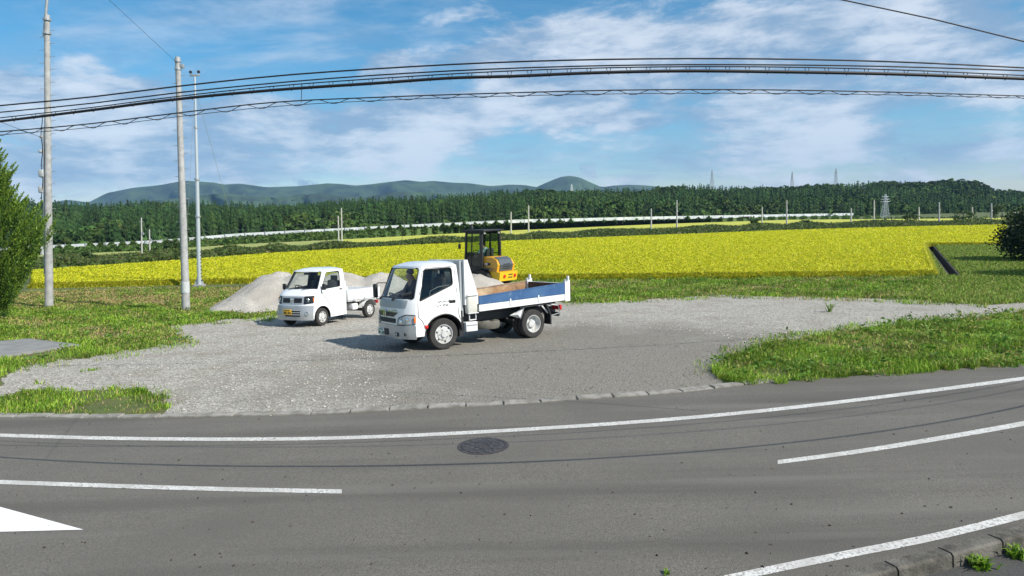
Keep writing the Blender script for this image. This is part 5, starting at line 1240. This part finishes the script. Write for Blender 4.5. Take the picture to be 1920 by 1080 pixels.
# second pole
b, t = pole_axis((349, 583), (333, 107)); up_ = (t - b).normalized()
P2 = empty('utility_pole', tuple(b)); tag(P2, 'bare grey concrete utility pole with step bolts and small white plate', 'utility pole', 'roadside utility poles')
MB().tube([lo(b - up_ * .3), lo(at_(b, t, .5)), lo(t)], [.155, .125, .092], 16).build('shaft', M_concp, P2, 60)
for i in range(22):
    k = .30 + i * .030; c = at_(b, t, k); s = 1 if i % 2 else -1; MB().tube([lo(c), lo(c + Vector((s * .27, 0, 0)))], .011, 5).build('step_bolt', M_steel, P2, None)
MB().tube([lo(at_(b, t, .075) ), lo(at_(b, t, .12))], .162, 16).build('number_plate', mat('pole_plate', (.62, .64, .63), .5, c2=(.38, .4, .42), scale=30), P2, 60)
for k in (.955, .985): MB().tube([lo(at_(b, t, k) - up_ * .04), lo(at_(b, t, k) + up_ * .04)], .125, 12).build('clamp_band', M_steel, P2, 60)
MB().box(lo(at_(b, t, .965) + Vector((.16, 0, 0))), (.16, .10, .16), None, .02).build('top_bracket', M_steel, P2)
pole2_top = t.copy(); pole2 = (b.copy(), t.copy())
# steel mast
b, t = pole_axis((374, 537), (365, 137)); up_ = (t - b).normalized()
P3 = empty('steel_mast', tuple(b)); tag(P3, 'slender jointed steel mast with guy wires at the paddy edge', 'mast')
M_mast = mat('mast_paint', (.55, .60, .64), .4, .4)
for k0, k1, r_ in ((0, .51, .115), (.51, .75, .085), (.75, .985, .06)): MB().tube([lo(at_(b, t, k0)), lo(at_(b, t, k1))], [r_, r_ * .88], 14).build('mast_section', M_mast, P3, 60)
for k in (.335, .51, .75): MB().tube([lo(at_(b, t, k) - up_ * .05), lo(at_(b, t, k) + up_ * .05)], .15 if k < .6 else .11, 14).build('flange', M_steel, P3, 60)
MB().box(lo(at_(b, t, .99)), (.55, .10, .10), None, .02).build('top_arm', M_steel, P3); 
for s in (-1, 1): MB().box(lo(at_(b, t, 1.0) + Vector((s * .22, 0, .06))), (.14, .14, .14), None, .03).build('sensor', M_dark, P3)
MB().box((0, 0, .05), (.55, .55, .12), None, .02).build('base_plate', M_conc, P3)
for s in (-1, 1): MB().prism([(s * .09, .1), (s * .27, .1), (s * .09, .55)], -.02, .02).build('gusset', M_mast, P3, None)
rg = MB()
for i in range(9): rg.tube([(.13, -.02, .35 + i * .2), (.24, -.05, .35 + i * .2)], .022, 5)
rg.build('climbing_pegs', M_dark, P3)['kind'] = 'stuff'
for (px, py, yy, k) in ((333, 478, b.y + 3, .335), (412, 478, b.y + 5, .335), (348, 470, b.y + 2, .93), (430, 395, b.y + 9, .93)):
    e = V(px, py, yy); e.z = zg(yy) if k < .5 else e.z; MB().tube([lo(at_(b, t, k)), lo(e)], .008, 4).build('guy_wire', M_steel, P3, None)

# overhead cables
def cable_pts(wire, a_, b_, c_, x0=-420, x1=3000, n=47):
    """gently bowed run in plan, y = b + a*x + c*x*x, at the height seen"""
    out = []
    for x in np.linspace(x0, x1, n):
        r_ = ray(x, curve_px(wire, x, x, 1)[0][1]); k = r_.x / r_.y; A = c_ * k * k; B = a_ * k - 1; d = B * B - 4 * A * b_
        if d <= 0: break
        out.append(r_ * (2 * b_ / (-B + math.sqrt(d)) / r_.y) + Vector((0, 0, CH)))
    return out
def wireo(name, pts, r, label, cat='cable', n=6):
    o = MB().tube(pts, r, n).build(name, M_cable, None, 60); return tag(o, label, cat, 'overhead cables crossing the road')
W1 = [(0, 198), (160, 183), (332, 162), (500, 144), (720, 128), (960, 116), (1200, 110.5), (1440, 110.5), (1680, 116), (1920, 127)]
W2 = [(0, 210.5), (160, 195), (332, 174), (500, 157), (720, 140), (960, 128), (1200, 122), (1440, 121.5), (1680, 125), (1920, 132.5)]
W3 = [(0, 221), (160, 203), (332, 181), (500, 163), (720, 146.5), (960, 133), (1200, 126), (1440, 125.5), (1680, 131), (1920, 141.5)]
W4 = [(0, 227.5), (160, 208), (332, 186), (500, 170), (720, 155), (850, 146), (960, 143), (1100, 137), (1300, 133), (1440, 134.5), (1680, 139), (1920, 147.5)]
W5 = [(0, 247), (160, 233), (332, 212), (500, 193), (720, 182), (960, 174), (1200, 168.5), (1440, 168.5), (1680, 173), (1920, 180)]
W6 = [(0, 253), (160, 240), (332, 219), (500, 201), (720, 188), (960, 180), (1200, 175.5), (1440, 175), (1680, 178), (1920, 184)]
c1 = cable_pts(W1, -.05, 6.5, .018); wireo('power_cable', c1, .0074, 'topmost of the black cables crossing the whole sky')
c2_ = cable_pts(W2, -.11, 6.5, .021); wireo('power_cable', c2_, .0066, 'second black cable from the top, thin, crossing the whole sky')
c4 = cable_pts(W4, -.13, 5.9, .024, n=93)
wc = wireo('trunk_cable', c4, .013, 'thickest black cable crossing the sky, hung under a thin wire', n=8)
# messenger wire of the thick cable and its hangers, in the same vertical plane
c3_ = [V(x, curve_px(W3, x, x, 1)[0][1], p.y) for x, p in zip(np.linspace(-420, 3000, 93), c4)]
MB().tube(c3_, .0052, 5).build('messenger_wire', M_cable, wc, None)
for i in range(2, len(c4) - 2, 1):
    a, d_ = c3_[i], c4[i]; k = .25 if i % 4 else -.25; MB().tube([a.lerp(c3_[i + 1], .12), d_ + Vector((0, 0, -.02)), a.lerp(c3_[i - 1], .12)], .003, 4).build('hanger', M_cable, wc, None)
c5 = cable_pts(W5, .01, 11.7, .012, n=93); wc5 = wireo('telephone_cable', c5, .0105, 'lower black cable with looping spiral hanger across the sky')
c6 = [V(x, curve_px(W6, x, x, 1)[0][1], p.y + .02) for x, p in zip(np.linspace(-420, 3000, 93), c5)]
MB().tube(c6, .0055, 5).build('lower_wire', M_cable, wc5, None)
sp_ = []
L5 = [0.0]
for a, d_ in zip(c5[:-1], c5[1:]): L5.append(L5[-1] + (a - d_).length)
A5 = np.array([tuple(p) for p in c5]); A6 = np.array([tuple(p) for p in c6]); s = 0
while s < L5[-1]:
    f5 = [np.interp(s, L5, A5[:, k]) for k in range(3)]; f6 = [np.interp(s, L5, A6[:, k]) for k in range(3)]
    ph = s / .62 * 2 * math.pi; q = abs(math.sin(ph / 2)) ** 1.0 if int(ph / math.pi) % 1 == 0 else 0; q = .5 - .5 * math.cos(ph)
    sp_.append(Vector(f5).lerp(Vector(f6), q * 1.25) + Vector((0, .03 * math.sin(ph), 0))); s += .06
MB().tube(sp_, .0058, 4, False).build('spiral_hanger', M_cable, wc5, None)
a = V(566, 150, c4[30].y); 
MB().tube([V(566, 157, min(c4, key=lambda p: abs(pix(p)[0] - 566)).y), V(565, 192, min(c5, key=lambda p: abs(pix(p)[0] - 565)).y)], .004, 4).build('tie_wire', M_cable, wc5, None)
w = MB().tube([pole2_top - Vector((0, 0, .25)), V(205, 0, pole2_top.y - 5), V(60, -140, pole2_top.y - 10)], .007, 4).build('stay_wire', M_cable, None, None); tag(w, 'thin wire running up left from the top of the bare pole', 'cable')
w = MB().tube([V(1480, -22, 8.5), V(1580, 0, 8.4), V(1750, 36, 8.2), V(1920, 78, 8), V(2200, 160, 7.6)], .008, 5).build('service_wire', M_cable, None, None); tag(w, 'single black wire crossing the upper right corner of the sky', 'cable')
w = MB().tube([V(-60, 205, 20), V(20, 236, 24), V(78, 258, 28.2)], .008, 4).build('service_wire', M_cable, None, None); tag(w, 'short black wire reaching the tall left pole from the left edge', 'cable')

# far trackside poles
FP = [(266, 487, 408), (281, 480, 430), (635, 455, 405), (641, 458, 390), (958, 441, 397), (991, 437, 385), (1221, 432, 391), (1269, 430, 375), (1429, 423, 388), (1475, 424, 375), (1596, 420, 390), (1639, 418, 375), (1723, 416, 388), (1761, 418, 379), (1823, 414, 388), (1859, 417, 381), (1903, 413, 393)]
ordn = ['first', 'second', 'third', 'fourth', 'fifth', 'sixth', 'seventh', 'eighth', 'ninth', 'tenth', 'eleventh', 'twelfth', 'thirteenth', 'fourteenth', 'fifteenth', 'sixteenth', 'last']
far_tops = []
for i, (px, yb, yt) in enumerate(FP):
    b = Gz(px, yb, ZF); tp = V(px - (1 if px < 900 else 0), yt, b.y); o = empty('line_pole', tuple(b)); tall = (yb - yt) > 42
    tag(o, f'pale slim pole along the far bank, {ordn[i]} of its row from the left', 'pole', 'poles along the far bank')
    h = tp - b; r_ = max(.075, b.y * .0011)
    MB().tube([(0, 0, -.2), tuple(h)], [r_ * 1.1, r_ * .75], 8).build('shaft', mat('far_pole', (.46, .45, .42), .8), o, 60)
    MB().box(tuple(h * .90), (h.z * .08, .08, .08)).build('cross_arm', M_steel, o); MB().box(tuple(h * .62 + Vector((.14, 0, 0))), (.16, .16, h.z * .05)).build('equipment_box', M_steel, o)
    if tall: far_tops.append(b + h * .9)
for k, fr_ in enumerate((1.0, .80)):
    pts = []
    for a, d_ in zip(far_tops[:-1], far_tops[1:]):
        for q in np.linspace(0, 1, 9)[:-1]: p = a.lerp(d_, q); p.z -= .6 * math.sin(math.pi * q) + (1 - fr_) * 5; pts.append(p)
    o = MB().tube(pts, .022, 4).build('line_wire', mat('far_wire', (.04, .045, .05), .6), None, None); tag(o, ['upper', 'lower'][k] + ' thin wire strung along the row of far poles', 'cable')

# lattice towers
def lattice(px, yb, yt, depth, label, mt, arms=((.70, .22), (.80, .20), (.90, .16)), w0=.16):
    b = V(px, yb, depth); t = V(px, yt, depth); h = t.z - b.z; o = empty('transmission_tower', tuple(b)); tag(o, label, 'transmission tower', 'transmission towers before and on the forest ridge')
    r_ = max(.06, depth * .00021); wf = lambda k: h * w0 * (.5 * (1 - k) + .07)
    for sx in (-1, 1):
        for sy in (-1, 1): MB().tube([(sx * wf(k), sy * wf(k), h * k) for k in (0, .35, .65, 1)], r_, 4).build('leg', mt, o, None)
    br = MB(); ks = np.linspace(0, .98, 10)
    for k0, k1 in zip(ks[:-1], ks[1:]):
        for sy in (-1, 1):
            br.tube([(-wf(k0), sy * wf(k0), h * k0), (wf(k1), sy * wf(k1), h * k1)], r_ * .6, 3); br.tube([(wf(k0), sy * wf(k0), h * k0), (-wf(k1), sy * wf(k1), h * k1)], r_ * .6, 3)
            br.tube([(sy * wf(k0), -wf(k0), h * k0), (sy * wf(k1), wf(k1), h * k1)], r_ * .6, 3)
    br.build('bracing', mt, o, None)['kind'] = 'stuff'
    for k, a in arms:
        for s in (-1, 1): MB().add([(0, 0, h * k + r_ * 2), (s * h * a, 0, h * k), (0, .3, h * k - h * .02), (0, -.3, h * k - h * .02)], [(0, 1, 2), (0, 3, 1), (1, 3, 2)]).build('cross_arm', mt, o, None)
    return o
M_tw = mat('tower_steel', (.55, .58, .60), .5, .3); M_twd = mat('tower_steel_far', (.32, .37, .40), .6)
lattice(1659, 411, 364, 190, 'pale lattice tower standing before the forest at the right', M_tw, w0=.24)
lattice(1335, 356, 319, 520, 'leftmost dark lattice tower on the forest ridge', M_twd, ((.45, .10), (.62, .10), (.80, .09)))
lattice(1485, 356, 322, 560, 'middle lattice tower on the forest ridge, smallest of the three', M_twd, ((.55, .12), (.7, .12), (.85, .10)))
lattice(1567, 350, 316, 520, 'rightmost lattice tower on the forest ridge, with the widest arms', M_twd, ((.62, .2), (.80, .30)))
lattice(1072, 362, 345, 500, 'small white tower rising from the trees before the round mountain', mat('tower_white', (.75, .77, .78), .5), ((.8, .05),), .30)
# small white rail at the far left of the paddy, and a white hut
b = Gz(112, 497, ZF); o = empty('white_railing', tuple(b)); tag(o, 'tiny low white railing at the far left paddy edge', 'railing')
for s in (-1, 1): MB().box((s * .55, 0, .3), (.10, .1, .6)).build('post', M_whiteb, o)
MB().box((0, 0, .62), (1.3, .12, .14)).build('rail', M_whiteb, o)

# ================================================================== trees and near plants
def leafy(name, label, cat, base, trunk_pts, trunk_r, P, size, C, dirs=None, flat=0, aspect=.5, group=None):
    o = empty(name, tuple(base)); tag(o, label, cat, group)
    MB().tube(trunk_pts, trunk_r, 8).build('trunk', mat('bark', (.09, .065, .045), .9, c2=(.05, .038, .028), scale=8, bump=.5), o, 60)
    Q, ix, cc = leaf_cloud(P, size, C, flat, aspect, dirs); link('crown', fast_mesh('crown', Q, 4, ix, cc), M_leafn, o); return o
M_leafn = mat('leaf', (.05, .1, .02), .6, attr='col', transl=.15, spec=.3)
# flame-shaped conifer at the left edge
base = G(-26, 604); P = []; Dd = []; rr = np.random.default_rng(11); brn = []
HT_ = 6.4
TT = []
for _ in range(620):
    h = rr.random() ** .9 * HT_ * .92 + .25; a = rr.random() * 2 * math.pi; k = h / HT_
    R_ = 1.72 * float(np.interp(k, [0, .15, .32, .45, .55, .68, .82, 1.05], [.12, .55, .92, 1.0, .84, .50, .30, .04])) * (.55 + .52 * rr.random() + .10 * math.sin(3 * a + h * 2.3))
    ln = .55 + .65 * rr.random(); d = np.array([math.cos(a) * .55, math.sin(a) * .55, .8 + .5 * rr.random()]); d /= np.linalg.norm(d)
    c = np.array([math.cos(a) * R_, math.sin(a) * R_, h]); n = 300; tt = rr.random(n) ** .8
    wdt = .20 * (1 - tt) ** .9 + .006; curl = np.outer(tt ** 2, np.array([math.cos(a), math.sin(a), .6]) * .12)
    P.append(c + d * (tt * ln)[:, None] + curl + rr.normal(size=(n, 3)) * wdt[:, None] * .5); Dd.append(np.repeat(d[None], n, 0)); TT.append(tt); brn.append((c * .15 + np.array([0, 0, h * .5]), c))
P = np.concatenate(P); Dd = np.concatenate(Dd); TT = np.concatenate(TT); C = jit((.055, .115, .014), len(P), .35); yl = (rr.random(len(P)) < .12 + .6 * TT ** 2); C[yl] = jit((.17, .27, .028), yl.sum(), .3)
tr = leafy('conifer_tree', 'bright green flame-shaped conifer at the left edge of the lot', 'tree', base, [(0, 0, -.1), (.05, .02, 2), (0, 0, 4.6)], [.20, .14, .05], P, .085, C, Dd, 0, .30)
lm = MB()
for a, c in brn[::5]: lm.tube([a, c], [.035, .012], 4)
lm.build('limbs', MATS['bark'], tr, None)['kind'] = 'stuff'
# dark broadleaf shrubs at the right edge
def bush(name, label, px, py, rx, h, n, colr, seed, group=None, leaf=.13, cat='shrub', zoff=0):
    base = Gz(px, py, ZF + zoff); r = np.random.default_rng(seed); P = []
    for _ in range(max(8, n // 90)):
        u = r.normal(size=3); u /= np.linalg.norm(u); c = np.array([u[0] * rx * .75, u[1] * rx * .75, h * .50 + u[2] * h * .40]); P.append(c + r.normal(size=(90, 3)) * np.array([rx * .16, rx * .16, h * .10]))
    P = np.concatenate(P); P[:, 2] = np.abs(P[:, 2]) + .05; return leafy(name, label, cat, base, [(0, 0, -.1), (.05, 0, h * .4), (0, .05, h * .7)], [.09 * h / 2, .06 * h / 2, .02], P, leaf, jit(colr, len(P), .45), None, 0, .6, group)
bush('shrub', 'dark leafy shrub cut off by the right edge behind the grass', 1948, 490, 2.2, 3.1, 11000, (.022, .042, .012), 31, leaf=.17)
bush('shrub', 'dark low shrub at the right edge, nearest the gravel track', 2068, 519, 2.1, 3.5, 9000, (.025, .045, .014), 32, leaf=.17)
for i, (px, py, rx, h, lb) in enumerate(((944/1920*0 + 962/1920*0 + 325, 479, 1.1, 1.7, 'round green shrub on the far bank right of two slim poles'), (160, 492, .8, .9, 'low green shrub on the far bank near the tall left pole'), (1104 + 313, 421, 1.2, 1.5, 'dark shrub on the far bank beside the third culvert'),
        (1706, 417, 1.5, 1.6, 'round dark shrub on the far paddy right of the pale tower'), (1805, 415, 2.2, 2.0, 'dark round shrub on the far paddy near the right edge'), (1878, 413, 2.0, 3.0, 'tall dark shrub on the far paddy next to the right edge'), (1512, 424, 1.6, 1.0, 'low dark shrub on the far bank right of a tall pole'))):
    bush('shrub', lb, px, py, rx, h, 900, (.055, .095, .025), 50 + i, 'shrubs on the far bank', leaf=.30)

# grass: near verges, lawn, strip before the paddy
def grass(name, label, poly_px, dens, l0, l1, w0, cols, bare=.0, seed=0, maxn=200000, world=None):
    loop = world or gxy(ragged(poly_px, seed + 3)); A = area(loop); P = scatter(loop, min(int(A * dens), maxn)); n = len(P)
    nz_ = np.sin(P[:, 0] * 1.3 + seed) * np.sin(P[:, 1] * 1.7 + seed * 2) + .6 * np.sin(P[:, 0] * 3.1 + P[:, 1] * 2.2 + seed) + .4 * np.sin(P[:, 0] * 6.3 - P[:, 1] * 5.1)
    slab_free = ~pts_in([tuple(p.xy) for p in slab_pts], P); P = P[slab_free]; nz_ = nz_[slab_free]; n = len(P)
    keep = rng.random(n) < np.clip(1.0 - bare + .35 * nz_, .06, 1); P = P[keep]; nz_ = nz_[keep]; n = len(P)
    C = jit(cols[0], n, .35); m_ = rng.random(n) < .35; C[m_] = jit(cols[1], m_.sum(), .35)
    lw_ = np.sin(P[:, 0] * .55 + seed * 1.3) * np.sin(P[:, 1] * .8 + seed) ; dry = rng.random(n) < np.clip(.16 - .20 * nz_ - .30 * lw_ + .45 * np.clip((P[:, 1] - 28.5) / 3.5, 0, 1) * (P[:, 0] < -8), .03, .85); C *= (1 + .25 * np.sin(P[:, 0] * 2.1 + 1.7 * np.sin(P[:, 1] * 1.9 + seed)))[:, None]; C[dry] = jit(cols[2], dry.sum(), .35)
    ln = (l0 + (l1 - l0) * rng.random(n) ** 1.6) * np.clip(1 + .30 * nz_, .5, 1.6); d = np.hypot(P[:, 0], P[:, 1])
    o = blades(name, np.stack([P[:, 0], P[:, 1], zgn(P[:, 1]) + .004], 1), ln, np.maximum(w0, d * .0009), .35 + .7 * rng.random(n), C, M_blade)
    return tag(o, label, 'grass', kind='stuff')
GC = ((.17, .30, .026), (.28, .38, .045), (.46, .35, .16))
vr = [(1336, 700), (1350, 678), (1420, 651), (1520, 635), (1640, 618), (1750, 604), (1900, 590), (2120, 570), (2300, 600), (2200, 662), (1920, 686), (1700, 702), (1500, 717), (1420, 722), (1365, 717)]
grass('verge_grass', 'lush green grass verge between the gravel track and the road, right', vr, 2200, .04, .17, .012, GC, .22, 1, 190000)
lawn = [(-260, 720), (-250, 590), (60, 548), (250, 541), (430, 541), (545, 580), (520, 592), (440, 599), (310, 612), (355, 640), (200, 664), (40, 690), (-20, 716)]
grass('lawn_grass', 'patchy green grass around the poles at the left', lawn, 800, .04, .15, .014, GC, .22, 4, 190000)
low_ = [(-200, 790), (-60, 764), (60, 729), (150, 736), (250, 729), (310, 744), (320, 768), (250, 779), (0, 778)]
grass('verge_grass', 'short grass patch between gravel and road edging, lower left', low_, 1900, .03, .11, .011, GC, .45, 7, 120000)
mid_ = [(430, 541), (700, 534), (1050, 527), (1400, 523), (1748, 520), (1780, 560), (1650, 560), (1450, 555), (1350, 553), (1200, 562), (1080, 568), (900, 556), (600, 577), (545, 580)]
grass('field_edge_grass', 'grass strip between the gravel lot and the rice paddy', mid_, 400, .05, .18, .02, GC, .12, 9, 190000)
rgt = [(1748, 520), (1735, 462), (1738, 456), (1900, 456), (2100, 470), (2300, 520), (2150, 550), (2000, 564), (1850, 573), (1750, 568)]
lp = gxy(rgt); P_ = None
dq = [tuple(Vector(p) + (Vector(p) - Vector(q)).normalized() * .1) for p, q in zip(ditch, (ditch[2], ditch[3], ditch[0], ditch[1]))]
def grass_right():
    A = area(lp); P = scatter(lp, 150000); rel = P - np.array(dA.xy); s_ = rel @ np.array(dv); t_ = rel @ np.array(dn); L__ = (dB - dA).xy.length
    P = P[~((s_ > -.1) & (s_ < L__ + .1) & (np.abs(t_) < DW + .12))]; n = len(P); C = jit((.20, .31, .04), n, .35); m_ = rng.random(n) < .25; C[m_] = jit((.33, .32, .09), m_.sum(), .3)
    d = np.hypot(P[:, 0], P[:, 1]); return blades('meadow_grass', np.stack([P[:, 0], P[:, 1], zgn(P[:, 1]) + .003], 1), .08 + .16 * rng.random(n), d * .0010, .4 + .6 * rng.random(n), C, M_blade)
tag(grass_right(), 'mown green grass around the drainage channel at the right', 'grass', kind='stuff')
# broad-leaved weeds among the grass
def weeds(name, label, poly_px, n_, hmax, seed):
    c = scatter(gxy(ragged(poly_px, seed)), n_); c = c[~pts_in([tuple((p.xy - Vector((-13, 19))) * 1.12 + Vector((-13, 19))) for p in slab_pts], c)]; P = []; S = []; C = []
    for x, y in c:
        h = random.uniform(.08, hmax); m_ = random.randint(9, 26); r_ = random.uniform(.05, .16); cc_ = random.choice(((.10, .21, .025), (.15, .27, .04), (.24, .27, .06)))
        q = rng.normal(size=(m_, 3)) * (r_, r_, 0); q[:, 2] = rng.random(m_) * h + .02; q += (x, y, zg(y)); P.append(q); S.append(np.full(m_, .05 + .05 * random.random())); C.append(jit(cc_, m_, .3))
    Q, ix, cc = leaf_cloud(np.concatenate(P), np.concatenate(S), np.concatenate(C), .45, .5); return tag(link(name, fast_mesh(name, Q, 4, ix, cc), M_blade), label, 'weeds', kind='stuff')
weeds('verge_weeds', 'broad-leaved weeds scattered through the right verge', vr, 420, .34, 3)
weeds('lawn_weeds', 'broad-leaved weeds scattered through the left grass', lawn, 700, .22, 4)
weeds('field_edge_weeds', 'broad-leaved weeds in the strip before the paddy', mid_, 600, .30, 5)
# thin stragglers where grass and gravel meet
fringe_px = [(1290, 712), (1300, 680), (1390, 640), (1500, 624), (1640, 606), (1760, 594), (1900, 580), (2000, 590), (1760, 606), (1640, 621), (1520, 638), (1420, 654), (1352, 682), (1345, 716)]
grass('verge_stragglers', 'thin grass stragglers along the gravel beside the right verge', fringe_px, 260, .04, .16, .011, GC, .55, 12, 40000)
fringe2 = [(20, 700), (200, 676), (380, 648), (340, 612), (460, 606), (560, 596), (540, 584), (430, 598), (300, 610), (345, 640), (190, 662), (20, 690)]
grass('lawn_stragglers', 'thin grass stragglers along the gravel beside the left grass', fringe2, 260, .04, .14, .012, GC, .5, 14, 40000)
fringe3 = [(250, 722), (340, 735), (350, 775), (315, 778), (300, 742), (250, 733), (60, 724), (60, 718)]
grass('gravel_stragglers', 'thin grass stragglers around the lower left grass patch', fringe3, 320, .03, .12, .010, GC, .5, 15, 30000)
fringe4 = [(1060, 573), (1200, 568), (1350, 560), (1450, 562), (1650, 568), (1850, 576), (1850, 566), (1650, 556), (1450, 550), (1350, 548), (1200, 557), (1060, 562)]
grass('lot_edge_stragglers', 'thin grass stragglers along the back edge of the gravel lot', fringe4, 180, .04, .16, .014, GC, .4, 16, 40000)
# sparse weeds in the gravel and along the kerb
def tuft(name, label, c, n, h, spread, cols, group):
    a = np.stack([c.x + rng.normal(size=n) * spread, c.y + rng.normal(size=n) * spread, np.full(n, zg(c.y) + .006)], 1)
    C = jit(cols[0], n, .35); o = blades(name, a - np.array([c.x, c.y, zg(c.y)]), h * (.4 + .6 * rng.random(n)), .022, .4 + .7 * rng.random(n), C, M_blade); o.location = (c.x, c.y, zg(c.y)); return tag(o, label, 'weed', group)
for px, py, n, h, s_, lb in ((1555, 585, 26, .55, .10, 'tall thin weed standing alone in the gravel track at right'), (1688, 606, 60, .22, .25, 'low weed clump on the gravel track near the verge'), (262, 737, 60, .14, .25, 'sparse weed clump at the end of the lower left grass'), (168, 695, 50, .06, .3, 'flat weed patch in the pale gravel at left'),
        (1840, 1066, 90, .13, .10, 'grass tuft growing at the foot of the kerb, left one'), (1905, 1046, 70, .13, .09, 'grass tuft growing at the foot of the kerb, right one'), (1250, 1079, 9, .07, .04, 'small weed on the asphalt at the bottom edge')):
    tuft('weed', lb, G(px, py), n, h, s_ * .28, GC, 'weeds in the gravel and along the kerb')

# ================================================================== haze
HAZE_D = 1.2e-4
hz = MB().box((0, 1900, 150), (9000, 4400, 308)).build('haze', None, None, None); hz['kind'] = 'stuff'; hz['label'] = 'thin bluish air haze over the whole landscape'
Mh = bpy.data.materials.new('haze_air'); Mh.use_nodes = True; Mh.node_tree.nodes.clear(); N = Mh.node_tree.nodes
oh = N.new('ShaderNodeOutputMaterial'); vh = N.new('ShaderNodeVolumePrincipled'); vh.inputs['Color'].default_value = (.30, .58, 1.0, 1); vh.inputs['Density'].default_value = HAZE_D; vh.inputs['Anisotropy'].default_value = 0.0
Mh.node_tree.links.new(vh.outputs[0], oh.inputs['Volume']); hz.data.materials.append(Mh)
